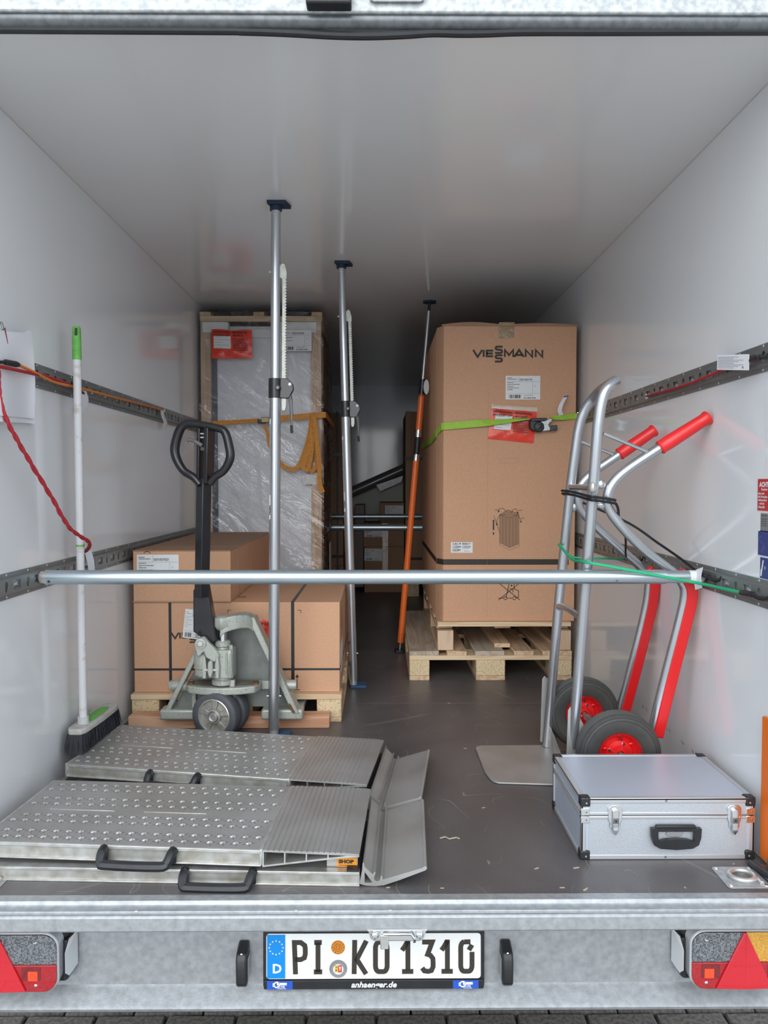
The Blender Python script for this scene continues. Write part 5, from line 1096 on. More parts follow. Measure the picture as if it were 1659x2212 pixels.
for x_ in (cx0_, cx1_-w_):
    for y_ in (cy0, cy1-.006): strip((x_, x_+w_, y_, y_+.006, .001, fz-.001)); strip((x_, x_+w_, y_, y_+.006, fz+.001, ch))
for b in ((cx0_, cx1_, cy0, cy0+w_, ch-.006, ch+.0006), (cx0_, cx1_, cy1-w_, cy1, ch-.006, ch+.0006), (cx0_, cx0_+w_, cy0, cy1, ch-.006, ch+.0006), (cx1_-w_, cx1_, cy0, cy1, ch-.006, ch+.0006)): strip(b)
for x_ in (0, 1):
    for y_ in (0, 1):
        for z_ in (0, 1):
            X0 = cx0_-.002 if x_ == 0 else cx1_-.024; Y0_ = cy0-.002 if y_ == 0 else cy1-.024; Z0 = 0 if z_ == 0 else ch-.022
            c = MB(); c.box(X0, X0+.026, Y0_, Y0_+.026, Z0, Z0+.0245); cc = c.build('corner_cap', M_BLACKP, t, bevel=.004, seg=3)
            if y_ == 0: MB().lathe([(0, .0012), (.002, .001), (.0026, 0)], (X0+(.015 if x_ == 0 else .011), Y0_, Z0+.010), (0, -1, 0), 8).build('rivet', M_ALUB, cc)
for x_ in (cx0_-.001, cx1_-.0215):
    for z0_ in (fz-.019, fz+.001): 
        h = MB().box(x_, x_+.0225, cy0-.0015, cy0+.004, z0_, z0_+.018).build('corner_bracket', M_CHROME, t, bevel=.001)
        MB().lathe([(0, .0012), (.0025, 0)], (x_+.014, cy0-.0015, z0_+.009), (0, -1, 0), 8).build('rivet', M_STEEL, h)
xm = (cx0_+cx1_)/2
for z_ in (.007, ch-.007): MB().lathe([(0, .0015), (.0025, .001), (.003, 0)], (xm-.005, cy0, z_), (0, -1, 0), 10).build('rivet', M_STEEL, t)
def fcx(u): return wp(u, 1790, y=cy0).x
for u in (1328, 1585):
    x_ = fcx(u); lk = MB().prism([(-.018, .028), (-.010, .036), (.010, .036), (.018, .028), (.018, 0), (.014, -.010), (.014, -.020), (.006, -.030), (-.006, -.030), (-.014, -.020), (-.014, -.010), (-.018, 0)], FY(cy0, x_, fz-.008), -.001, .003).build('latch', M_CHROME, t, bevel=.001)
    MB().prism(rrect(-.0085, .0085, -.030, .028, .007), FY(cy0, x_, fz-.008), .003, .009).build('latch_lever', M_CHROME, lk, bevel=.002)
    MB().prism(rect(-.007, .007, -.007, .007), FY(cy0, x_, fz-.010), .009, .0105).build('lock_plate', M_STEEL, lk, bevel=.0008)
    MB().cyl(FY(cy0, x_, fz-.010).p(0, 0, .0105), FY(cy0, x_, fz-.010).p(0, 0, .0112), .0026, n=12).build('keyhole', M_BLACK, lk)
    MB().prism([(-.006, -.010), (.006, -.010), (.007, -.028), (0, -.036), (-.007, -.028)], FY(cy0, x_, fz-.012), .003, .008).build('latch_tongue', M_CHROME, lk, bevel=.001)
    for q in (-.0135, .0135): MB().lathe([(0, .0016), (.002, 0)], FY(cy0, x_, fz-.008).p(q, .004, .003), (0, -1, 0), 8).build('rivet', M_ALUB, lk)
xh = fcx(1457)
FH = FY(cy0, xh, -.005); FH.x = FH.x*1.14; FH.y = FH.y*1.1
hd_ = MB().prism([(-.044, .090), (.044, .090), (.047, .078), (-.047, .078)], FH, .001, .012).build('handle_base', M_BLACKP, t, bevel=.003)
mb = MB(); holeplate(mb, FH, [(-.056, .084), (.056, .084), (.055, .062), (.050, .045), (.036, .037), (0, .034), (-.036, .037), (-.050, .045), (-.055, .062)], [[(-.041, .077), (.041, .077), (.040, .052), (.026, .057), (0, .059), (-.026, .057), (-.040, .052)]], .011, .010); mb.build('handle', M_BLACKP, t, bevel=.002)
MB().prism(arc(0, .066, .020, .008, 0, 350, 24), FH, 0, .0012).build('badge', mat('badge_grey', (.45, .46, .48), .35, .6), t, bevel=.0004)
mb = MB(); strokes(mb, FH, [arc(0, .066, .0185, .0068, 0, 360, 24)], .0005, 0, 0, 1, 1, .0016); strokes(mb, FH, [[(-.008, .069), (-.004, .064), (0, .068), (.004, .064), (.010, .068)]], .0009, 0, 0, 1, 1, .0016); mb.build('badge_mark', M_ALUB, t, sm=False)

# ================================================================ hand truck
t = thing('hand_truck', 'aluminium hand truck with red grips, red skids and air tyres at the right wall', 'hand truck', (.72, 2.57, 0))
N_up = [(.611, 2.420, .010), (.632, 2.349, .599), (.646, 2.304, .983), (.651, 2.286, 1.134), (.657, 2.280, 1.195), (.668, 2.277, 1.232), (.690, 2.285, 1.256)]
F_up = [(.611, 2.758, .010), (.637, 2.701, .545), (.663, 2.652, .954), (.680, 2.630, 1.134), (.690, 2.622, 1.190), (.703, 2.612, 1.228), (.720, 2.595, 1.256)]
hoop = [Vector(p) for p in N_up[:5]]+[V(.668, 2.279, 1.235), V(.695, 2.292, 1.262), V(.715, 2.33, 1.270), V(.728, 2.45, 1.272), V(.728, 2.545, 1.266), V(.720, 2.592, 1.250)]+[Vector(p) for p in F_up[4:1:-1]][1:]+[Vector(F_up[1]), Vector(F_up[0])]
hoop = [Vector(p) for p in N_up[:4]]+smooth([N_up[3], N_up[4], (.668, 2.279, 1.235), (.694, 2.292, 1.260), (.715, 2.335, 1.272), (.728, 2.45, 1.274), (.730, 2.545, 1.268), (.722, 2.592, 1.250), (.705, 2.612, 1.222), (.690, 2.622, 1.185), F_up[3]], 5)[1:]+[Vector(F_up[2]), Vector(F_up[1]), Vector(F_up[0])]
MB().tube(hoop, .0165, 18).build('frame_hoop', M_ALU, t)
Nh = [(.971, 2.290, 1.154), (.825, 2.300, 1.059), (.745, 2.306, 1.004), (.708, 2.310, .968), (.691, 2.313, .930), (.697, 2.318, .885), (.739, 2.322, .829), (.821, 2.335, .751), (.900, 2.343, .692), (.930, 2.346, .663), (.943, 2.350, .625), (.935, 2.358, .555), (.893, 2.384, .332), (.862, 2.401, .164), (.855, 2.405, .130)]
Fh_ = [(.934, 2.631, 1.139), (.811, 2.641, 1.052), (.735, 2.648, .998), (.700, 2.652, .958), (.690, 2.657, .914), (.706, 2.663, .865), (.761, 2.670, .809), (.854, 2.679, .727), (.925, 2.687, .665), (.948, 2.691, .630), (.952, 2.696, .586), (.942, 2.707, .494), (.896, 2.735, .254), (.862, 2.754, .097)]
for pts, s_ in ((Nh, 1), (Fh_, 0)):
    sp = smooth(pts, 4)
    hb = MB(); hb.tube(sp, .0150, 16); hb = hb.build('handle_bar', M_ALU, t)
    a, b = Vector(pts[0]), Vector(pts[1]); d_ = (b-a).normalized(); Lg = (b-a).length
    rr = [.0205, .0222, .0190, .0195, .0205, .0212, .0215, .0205, .0222, .0195]; qs = [0, .03, .10, .25, .45, .65, .80, .90, .95, .97]
    MB().tube([a+d_*(Lg*q-.012) for q in qs], rr, 16).build('grip', M_REDP, t)
    # red stair skid wrapped over the outer side of the rear tube
    idx = 8 if s_ else 8
    sk = smooth([Vector(p)+V(.012, -.002, 0) for p in pts[idx:-1 if s_ else None]], 4)
    if s_: sk = sk
    MB().strap([p+V(.006, 0, 0) for p in sk], V(.10, 1, 0), .036, .034).build('red_skid', M_RED, t, bevel=.004, ang=60)
for a, b, r_ in ((( .68, 2.289, 1.107), (.800, 2.297, 1.059), .0055), ((.697, 2.635, 1.104), (.806, 2.64, 1.062), .0055)): 
    MB().tube([Vector(a)+V(-.012, 0, .004), b, Vector(b)+V(.012, 0, -.012)], r_, 10).build('brace', M_ALU, t)
for pts in ([(.636, 2.357, .520), (.628, 2.40, .545), (.625, 2.53, .548), (.630, 2.66, .535), (.640, 2.705, .520)], [(.650, 2.308, .944), (.650, 2.36, .948), (.652, 2.48, .950), (.656, 2.60, .950), (.664, 2.653, .952)]):
    MB().tube(smooth(pts, 4), .0105, 12).build('rung', M_ALU, t)
for c, r_ in (((.640, 2.300, .950), 0), ((.664, 2.651, .955), 0)): MB().ball(c, .020, 12, (.6, .8, 1.1)).build('weld', M_ALUB, t)
for c in ((.668, 2.308, .96), (.672, 2.656, .93), (.672, 2.312, .90), (.677, 2.66, .88)): MB().ball(c, .014, 10, (1.0, .5, 1.0)).build('weld', M_ALU, t)
# toe plate with its back web
Ft = Fr((0, 0, .001), (1, 0, 0), (0, 1, 0))
MB().prism([(.385, 2.424), (.60, 2.405), (.64, 2.405), (.64, 2.775), (.60, 2.775), (.372, 2.772), (.356, 2.762), (.350, 2.745), (.352, 2.52), (.362, 2.455), (.370, 2.436)], Ft, 0, .006).build('toe_plate', M_ALUD, t, bevel=.002)
MB().prism([(2.43, .006), (2.755, .006), (2.745, .085), (2.735, .085)], Fr((.618, 0, 0), (0, 1, 0), (0, 0, 1)), -.003, .003).build('back_web', M_ALUB, t, bevel=.001)
for y_, dz in ((2.775, 0), (2.392, 0)):
    MB().prism([(.590, .020), (.618, .008), (.652, .02), (.645, .205), (.622, .246), (.604, .262), (.596, .250)] if dz == 0 else [], FY(y_, 0, 0), -.002, .002).build('wheel_guard', M_ALUD, t, bevel=.001)
    if 0: pass
for y_ in (2.755, 2.425):
    MB().tube([(.625, y_, .095), (.70, y_, .098), (.745, y_+(.0 if y_ > 2.6 else 0), .125)], .0125, 12).build('axle_bracket', M_ALU, t)
MB().cyl((.742, 2.31, .131), (.742, 2.80, .131), .010, n=14).build('axle', mat('axle_steel', (.35, .22, .2), .4, .7), t)
MB().cyl((.742, 2.42, .131), (.742, 2.70, .131), .0135, n=14).build('axle_tube', mat('axle_tube_paint', (.42, .28, .27), .5, .4, noise=.4, nscale=30), t)
def wheel(c):
    R_ = .130; w = MB(); prof = [(.062, -.022), (.072, -.030), (.095, -.038), (.106, -.0385), (.108, -.036), (.110, -.0375), (.115, -.036), (.117, -.033), (.119, -.034), (.124, -.030)]
    hs = [-.024, -.019, -.017, -.011, -.009, -.003, -.001, .005, .007, .013, .015, .021, .024]
    for i, h in enumerate(hs):
        base = R_-.006*(h/.03)**2; prof.append((base-(.0045 if i % 2 else 0), h))
    prof += [(.122, .030), (.112, .037), (.095, .038), (.072, .030), (.062, .022), (.060, 0)]
    w.lathe(prof, c, (0, 1, 0), 56, closed=True); tyre = w.build('tyre', M_RUBBER, t, ang=50)
    rim = MB(); rim.lathe([(.064, -.030), (.067, -.032), (.067, -.024), (.060, -.022), (.055, -.012), (.045, -.006), (.040, -.014), (.026, -.016), (.022, -.026), (.012, -.027), (.012, .027), (.022, .026), (.026, .016), (.040, .014), (.045, .006), (.055, .012), (.060, .022), (.067, .024), (.067, .032), (.064, .030), (.061, .0)], c, (0, 1, 0), 48, closed=False)
    rm = rim.build('rim', M_RED, t, ang=40)
    for k in range(4):
        q = math.radians(90*k+70); p = Vector(c)+V(math.cos(q)*.033, -.0150, math.sin(q)*.033)
        MB().lathe([(0, .0055), (.004, .0055), (.0055, .004), (.0055, 0)], p, (0, -1, 0), 6).build('hub_bolt', M_CHROME, rm)
    for k in range(3):
        q = math.radians(120*k+40); p = Vector(c)+V(math.cos(q)*.047, -.014, math.sin(q)*.047); MB().ball(p, .006, 8, (1.4, .5, .8)).build('embossing', M_RED, rm)
    MB().cyl(Vector(c)+V(.0, -.010, .052), Vector(c)+V(0, -.032, .050), .004, n=10).build('valve', M_CHROME, rm)
    mb = MB()
    for k, chh in enumerate('3.00-4'):
        q = math.radians(62-k*7); F = Fr(Vector(c)+V(math.cos(q)*.088, -.0385, math.sin(q)*.088), (math.sin(q), 0, -math.cos(q)), (math.cos(q), 0, math.sin(q))); text(mb, F, chh, .016, 0, 0, 'CENTER', d=.0006)
    mb.build('raised_lettering', M_RUBBER, rm, sm=False)
wheel((.742, 2.350, .1305)); wheel((.742, 2.765, .1305))
# ================================================================ pallet truck
t = thing('pallet_truck', 'grey green hand pallet truck with black handle, its forks in the left pallet', 'pallet truck', (-.565, 3.0, 0))
yJ = 2.935
# forks
for x0_, x1_ in ((-.838, -.690), (-.445, -.300)):
    MB().box(x0_, x1_, 2.99, 4.10, .052, .080).build('fork', M_JACK, t, bevel=.004)
# front foot bars
for x0_, x1_ in ((-.842, -.690), (-.452, -.292)):
    MB().box(x0_, x1_, 2.925, 2.995, .054, .094).build('foot_bar', M_JACK, t, bevel=.008, seg=3)
FJ = FY(2.985, 0, 0)
# back panel: triangular plate between the two slanting flanges
MB().prism([(-.80, .09), (-.335, .09), (-.49, .440), (-.60, .440)], FJ, -.004, .004).build('back_panel', mat('dark_grey_green', (.20, .215, .20), .5, .2, noise=.25, nscale=18), t, bevel=.001)
# slanting flanges
def bar3(p, q, wx, wy, nm, m=M_JACK, bv=.004):
    p, q = Vector(p), Vector(q); hx, hy = V(wx/2, 0, 0), V(0, wy/2, 0)
    return MB().hexa([p-hx-hy, p+hx-hy, p+hx+hy, p-hx+hy], [q-hx-hy, q+hx-hy, q+hx+hy, q-hx+hy]).build(nm, m, t, bevel=bv)
bar3((-.318, 2.955, .080), (-.488, 2.955, .452), .026, .075, 'slanting_flange')
bar3((-.815, 2.955, .085), (-.640, 2.955, .430), .022, .05, 'slanting_flange')
for p, q, w__ in (((-.345, 2.916, .12), (-.325, 2.916, .085), .012), ((-.41, 2.916, .26), (-.40, 2.916, .235), .006)): bar3(p, q, w__, .003, 'rust_patch', M_RUST, .0005)
# head: curved casting that carries the lifting point over the ram
hp = smooth([(-.478, 2.95, .440), (-.495, 2.935, .462), (-.530, 2.91, .468), (-.57, 2.895, .462), (-.595, 2.89, .446)], 4)
mb = MB(); vs = []
for i, p in enumerate(hp):
    q = i/(len(hp)-1); h = .045+.015*q; ww = .030+.008*math.sin(q*PI)
    vs += [p+V(0, -ww, 0), p+V(0, ww, 0), p+V(0, ww, -h), p+V(0, -ww, -h)]
n = len(hp); mb.add(vs, [(i*4+j, i*4+(j+1) % 4, i*4+4+(j+1) % 4, i*4+4+j) for i in range(n-1) for j in range(4)]+[(3, 2, 1, 0), (n*4-4, n*4-3, n*4-2, n*4-1)]); mb.build('head_arm', M_JACK, t, bevel=.008, seg=3)
px, py = -.588, 2.885
MB().lathe([(0, .466), (.022, .466), (.034, .458), (.036, .430), (.030, .420), (.024, .412), (.0, .412)], (px, py, 0), (0, 0, 1), 8).build('head_cap', M_JACK, t, bevel=.004)
MB().cyl((px, py, .365), (px, py, .418), .0155, n=24).build('ram', M_CHROME, t)
MB().lathe([(0, .372), (.024, .372), (.029, .366), (.029, .352), (.024, .346), (.026, .338), (0, .338)], (px, py, 0), (0, 0, 1), 28).build('gland_ring', M_JACK, t)
# pump body: lobed casting
FB = Fr((px, py, 0), (1, 0, 0), (0, 1, 0))
MB().prism([(-.040, -.030), (-.02, -.044), (.02, -.044), (.030, -.038), (.036, -.040), (.044, -.030), (.044, .03), (.02, .045), (-.03, .04)], FB, .236, .342).build('pump_body', M_JACK, t, bevel=.008, seg=3)
for a in (.021, .037): MB().tube([(px+a, py-.041, .252), (px+a, py-.041, .328)], .0045, 8).build('casting_rib', M_JACK, t)
MB().lathe([(0, .240), (.034, .240), (.034, .228), (.042, .224), (.042, .208), (0, .204)], (px, py, 0), (0, 0, 1), 28).build('pump_foot', M_JACK, t)
MB().lathe([(0, .016), (.006, .016), (.008, .012), (.008, 0)], (px+.034, py-.02, .342), (0, 0, 1), 6).build('bolt_head', M_JACK, t)
# side reservoir
MB().lathe([(0, .232), (.026, .232), (.033, .240), (.033, .262), (.036, .266), (.036, .318), (.028, .334), (.012, .338), (0, .338)], (px-.075, py+.01, 0), (0, 0, 1), 24).build('reservoir', M_JACK, t)
MB().cyl((px-.072, py-.012, .338), (px-.072, py-.012, .366), .007, n=10).build('bleed_screw', M_STEEL, t)
# front lobes: yoke arms holding the pump roller
for dx in (-.058, -.010):
    MB().prism([(dx-.007, .240), (dx+.007, .240), (dx+.009, .285), (dx+.004, .325), (dx-.004, .325), (dx-.009, .285)], FY(py-.055, px, 0), -.012, .006).build('yoke_arm', M_JACK, t, bevel=.003)
MB().cyl((px-.058, py-.056, .272), (px-.010, py-.056, .272), .006, n=10).build('roller_pin', M_ALUD, t)
MB().prism([(-.044, .300), (-.036, .310), (-.026, .306), (-.024, .268), (-.030, .244), (-.040, .244), (-.046, .268)], FY(py-.058, px, 0), -.008, .008).build('release_link', M_JACK, t, bevel=.004)
MB().lathe([(0, .010), (.003, .0095), (.0045, .008)], (px-.035, py-.058, .255), (0, -1, 0), 10).build('link_pin', M_ALUB, t)
# handle bracket: slanting cheek with pivot bolt
MB().prism([(-.092, .352), (-.095, .372), (-.080, .392), (-.058, .396), (-.042, .376), (-.012, .345), (.0, .322), (-.02, .300), (-.052, .318), (-.060, .340), (-.078, .32), (-.085, .325)], FY(py-.048, px, 0), -.014, .010).build('handle_bracket', M_JACK, t, bevel=.004)
piv = Vector((px-.070, py-.060, .372))
MB().lathe([(0, .008), (.010, .008), (.012, .006), (.020, .005), (.021, .0), (.021, -.01)], piv, (0, -1, 0), 28).build('pivot_bolt', M_JACK, t)
MB().lathe([(0, .0095), (.009, .0095), (.010, .008)], piv, (0, -1, 0), 16).build('pivot_head', M_ALUB, t)
MB().cyl(piv+V(-.014, .012, .028), piv+V(-.014, -.002, .028), .006, n=10).build('small_pin', M_STEEL, t)
# handle: sloping wedge housing, post, loop
ybt, ytp = 2.862, 2.80
wd_ = lambda u, v, y: wp(u, v, y=y)
A4 = [wd_(417, 1274, 2.84), wd_(446, 1260, 2.84), wd_(468, 1384, 2.855), wd_(457, 1392, 2.855), wd_(417, 1365, 2.855)]
mb = MB(); n = 5; dd = V(0, .055, 0); mb.add([p for p in A4]+[p+dd for p in A4], [(4, 3, 2, 1, 0), (5, 6, 7, 8, 9)]+[(i, (i+1) % n, (i+1) % n+n, i+n) for i in range(n)]); mb.build('handle_root', M_BLACK, t, bevel=.005, seg=3)
pb, pt_ = wd_(436, 1290, 2.845), wd_(443, 925, 2.80)
def sq(p, q, w1, d1, rot, nm, m):
    ex = V(math.cos(rot), math.sin(rot), 0); ey = V(-math.sin(rot), math.cos(rot), 0); f = lambda c: [c-ex*w1-ey*d1, c+ex*w1-ey*d1, c+ex*w1+ey*d1, c-ex*w1+ey*d1]
    return MB().hexa(f(p), f(q)).build(nm, m, t, bevel=.003)
rot = math.radians(-40)
jn = pb+(pt_-pb)*((.962-pb.z)/(pt_.z-pb.z))
sq(pb, jn+V(0, 0, .02), .020, .020, rot, 'handle_post', M_BLACK)
ex = V(math.cos(math.radians(22)), -math.sin(math.radians(22)), 0)
sq(jn+ex*.019, pt_+ex*.019, .009, .024, math.radians(-22), 'post_cheek', M_BLACK); sq(jn-ex*.016, pt_-ex*.016, .006, .020, math.radians(-22), 'post_cheek', M_BLACK)
def jw(u, v, dy=0): return wp(u, v, y=2.80+dy)
ctl = [(432, 1047), (418, 1031), (396, 1016), (381, 990), (378, 965), (388, 930), (402, 916), (430, 917), (470, 925), (486, 934), (495, 965), (497, 990), (484, 1016), (465, 1030), (453, 1044)]
loop = [jw(u, v, -(u-440)*.0002*2+.0) for u, v in ctl]
rr = [.013, .0145, .015, .017, .0175, .017, .0155, .014, .014, .015, .016, .016, .0145, .014, .013]
sp = smooth(loop, 5); rs = []
for i in range(len(sp)): k = i/5; a = int(k); b = min(a+1, 14); rs.append(rr[a]+(rr[b]-rr[a])*(k-a))
MB().tube(sp, rs, 14).build('handle_loop', M_BLACK, t)
MB().tube(smooth([jw(436, 962, -.02), jw(424, 955, -.025), (jw(412, 950, -.025)), jw(404, 952, -.025), jw(402, 959, -.025)], 4), [.0075]*6+[.006]*6+[.0045]*5, 8).build('control_lever', M_STEEL, t)
for v in (937, 945): MB().cyl(jw(433, v, -.02), jw(444, v, -.02), .003, n=8).build('lever_pin', M_ALUB, t)
MB().box(*(lambda p: (p.x-.004, p.x+.010, p.y-.004, p.y+.01, p.z-.012, p.z))(jw(436, 966, -.018))).build('slot', M_BLACKP, t)
# steering plate and yoke
pl_ = arc(-.593, 2.93, .142, .085, 180, 360, 20)+[(-.451, 2.975), (-.735, 2.975)]
pl_ = [(-.735, 2.905), (-.715, 2.872), (-.66, 2.850), (-.59, 2.842), (-.52, 2.850), (-.468, 2.872), (-.451, 2.905), (-.451, 2.975), (-.735, 2.975)]
MB().prism(pl_, Fr((0, 0, 0), (1, 0, 0), (0, 1, 0)), .172, .200).build('bumper_plate', M_JACK, t, bevel=.005, seg=3)
MB().prism([(-.72, 2.92), (-.705, 2.885), (-.59, 2.856), (-.48, 2.885), (-.465, 2.92), (-.465, 2.96), (-.72, 2.96)], Fr((0, 0, 0), (1, 0, 0), (0, 1, 0)), .200, .2015).build('worn_top', mat('brown_dirt', (.20, .17, .14), .8, noise=.3), t, sm=False)
for x_ in (-.715, -.468): MB().box(x_-.012, x_+.010, 2.89, 2.92, .198, .208).build('stop_lug', M_RUST, t, bevel=.002)
MB().box(px+.028, px+.048, 2.86, 2.88, .20, .226).build('stop_block', M_ALUD, t, bevel=.002)
MB().box(-.815, -.735, 2.95, 2.985, .165, .195).build('link_arm', M_JACK, t, bevel=.004); MB().box(-.455, -.385, 2.95, 2.985, .165, .200).build('link_arm', M_JACK, t, bevel=.004)
MB().lathe([(0, .04), (.020, .04), (.022, .03), (.022, -.03), (0, -.03)], (-.765, 2.965, .178), (-1, 0, 0), 20).build('torsion_tube_end', M_JACK, t)
MB().lathe([(0, .045), (.018, .045), (.020, .035), (.020, -.01)], (-.365, 2.965, .180), (1, 0, 0), 20).build('torsion_tube_end', M_JACK, t)
bar3((-.715, 2.97, .05), (-.72, 2.97, .17), .018, .02, 'link_rod', M_JACK, .003)
MB().cyl((-.572, 2.905, .10), (-.572, 2.905, .175), .030, n=20).build('steering_stem', M_JACK, t)
axd = V(.28, .96, 0).normalized()
w1c = V(-.610, 2.868, .0925); w2c = w1c+axd*.072
MB().cyl(w1c-axd*.02, w2c+axd*.02, .012, n=14).build('wheel_axle', M_ALUB, t)
def jwheel(c, front):
    MB().lathe([(.066, -.026), (.086, -.026), (.0905, -.021), (.092, -.010), (.092, .010), (.0905, .021), (.086, .026), (.066, .026)], c, axd, 56, closed=True).build('tyre', M_GRUBBER, t, ang=50)
    rim = MB(); rim.lathe([(.066, -.024), (.062, -.026), (.060, -.020), (.058, .020), (.062, .026), (.066, .024)], c, axd, 48, closed=True); rm = rim.build('rim', M_ALUB, t)
    MB().lathe([(.061, -.008), (.026, -.010), (.026, .010), (.061, .008)], c, axd, 40, closed=True).build('rim_web', M_CAST, rm)
    e1 = axd.cross(V(0, 0, 1)).normalized(); e2 = V(0, 0, 1)
    for k in range(5):
        q = math.radians(72*k+90); r_ = e1*math.cos(q)+e2*math.sin(q); s_ = -e1*math.sin(q)+e2*math.cos(q)
        a, b = c+r_*.024-axd*.02, c+r_*.061-axd*.016
        MB().hexa([a-s_*.008, a+s_*.008, a+s_*.008+axd*.03, a-s_*.008+axd*.03], [b-s_*.014, b+s_*.014, b+s_*.014+axd*.03, b-s_*.014+axd*.03]).build('spoke', M_CAST, rm, bevel=.003)
    hb = MB().lathe([(.013, .026), (.017, .028), (.026, .026), (.028, .018), (.028, -.01), (.013, -.01)], c, -axd, 32, closed=True).build('hub', M_ALUD, rm)
    MB().lathe([(0, .030), (.011, .030), (.013, .027), (.013, 0)], c, -axd, 24).build('axle_end', M_ALUB, rm)
    MB().lathe([(.0165, .0275), (.019, .029), (.021, .0275)], c, -axd, 28).build('circlip', M_STEEL, rm)
jwheel(w1c, True); jwheel(w2c, False)

# ================================================================ cords, tags and papers
def cord(par, pts, r, m, nm='cord', k=6): return MB().tube(smooth(pts, k), r, 8).build(nm, m, par)
def hook(par, a, b, c, r=.0045):   # moulded hook: sleeve from a to b, bent end to c
    a, b, c = Vector(a), Vector(b), Vector(c)
    MB().tube([a, a*.8+b*.2, b], [.006, .0085, .0075], 10).build('hook_sleeve', M_BLACKP, par)
    MB().tube(smooth([b, b*.5+c*.5+V(0, 0, -.006), c, c+(c-b).normalized()*.008+V(0, 0, .010)], 4), r, 8).build('hook', M_BLACKP, par)
xw = XL+.022
# orange bungee
t = thing('bungee_cord', 'orange bungee cord with a black hook stretched along the upper left rail', 'bungee cord', (xw, 2.7, 1.28))
cord(t, [wp(40, 788, x=-.985), wp(78, 806, x=-.985), wp(120, 826, x=-.99), wp(180, 840, x=-.992), wp(240, 856, x=-.995), wp(352, 886, x=-1.002)], .0042, M_ORC)
hook(t, wp(40, 788, x=-.985), wp(12, 782, x=-.985), wp(-22, 770, x=-.995))
MB().lathe([(.004, 0), (.008, 0), (.008, .004), (.004, .004)], wp(354, 887, x=-1.004), (1, 0, 0), 12, closed=True).build('end_ring', M_CHROME, t)
p = wp(350, 886, x=-1.0); MB().strap(smooth([p, p+V(.004, .004, -.03), p+V(.010, .02, -.055), p+V(.004, .03, -.09)], 3), V(0, 1, .1), .052, .001).build('tag', M_PAPER, t)
# red bungee on the upper left rail
t = thing('bungee_cord', 'red bungee cord crossing the upper left rail behind the paper sheet', 'bungee cord', (xw, 2.4, 1.28))
cord(t, [wp(-30, 788, x=-.972), wp(0, 792, x=-.976), wp(66, 806, x=-.985), wp(110, 816, x=-.99), wp(158, 835, x=-1.0), wp(184, 850, x=-1.006)], .0048, M_REDC)
p = wp(166, 843, x=-1.004); hook(t, p, p+V(.0, .05, -.006), p+V(-.004, .09, -.012))
MB().strap(smooth([p+V(.004, .04, .004), p+V(.008, .05, -.03), p+V(.002, .02, -.075)], 3), V(0, 1, .1), .06, .001).build('tag', M_PAPER, t)
# long red cord holding the broom
t = thing('bungee_cord', 'long red cord running down in front of the broom to the lower left rail', 'bungee cord', (-.95, 2.3, .75))
pts = [wp(-4, 800, x=-.985), wp(0, 862, x=-.975), wp(18, 915, x=-.965), wp(60, 990, x=-.955), wp(110, 1072, x=-.945), wp(150, 1140, x=-.935), V(-.925, 2.455, .775), wp(187, 1190, x=-.985)]
sp = smooth(pts, 12); tw = MB(); tw.tube([p+V(.0025*math.sin(i*.9), .0, .0025*math.cos(i*.9)) for i, p in enumerate(sp)], .0048, 8); tw.build('cord', M_REDC, t)
MB().tube([p-V(.0025*math.sin(i*.9), .0, .0025*math.cos(i*.9)) for i, p in enumerate(sp)], .0040, 8).build('cord', M_REDC, t)
p = sp[-1]; MB().tube([p, V(XL+.016, p.y+.02, .70)], [.006, .004], 8).build('hook', M_BLACKP, t)
MB().strap(smooth([p+V(.006, -.004, -.002), p+V(.014, .0, -.04), p+V(.012, .012, -.085)], 3), V(.2, 1, .2), .038, .001).build('tag', M_PAPER, t)
# folded paper sheet with pen clip
t = thing('paper_sheet', 'curled white paper hanging over the upper left rail end, cut by the picture edge', 'paper', (-.99, 2.15, 1.15))
for k_, (dy, dz) in enumerate(((0, 0), (.012, -.014))):
    vs = []; nx, ny = 12, 14
    for i in range(nx+1):
        for j in range(ny+1):
            a, b = i/nx, j/ny; u = -30+a*98+(4*math.sin(b*3.1)+8*(b > 2)+(1-b)*6); v = 896-b*184+a*8-(b*6 if a > .9 else 0)
            p = wp(u, v, x=-.992+.010*math.sin(b*5+a*4)+.014*math.sin(a*6)*(1-b)); p.y += dy; p.z += dz; p.x -= .004*k_; vs.append(p)
    mb = MB(); mb.add(vs, [(i*(ny+1)+j, (i+1)*(ny+1)+j, (i+1)*(ny+1)+j+1, i*(ny+1)+j+1) for i in range(nx) for j in range(ny)]); mb.build('sheet', M_PAPER, t, ang=80)
MB().tube(smooth([wp(-4, 700, x=-.99), wp(3, 697, x=-.982), wp(7, 712, x=-.975)], 4), .003, 8).build('wire_clip', M_STEEL, t)
MB().tube([wp(10, 708, x=-.972), wp(17, 742, x=-.970)], [.0022, .0010], 8).build('clip_pin', mat('rusty_wire', (.22, .08, .06), .5, .5), t)
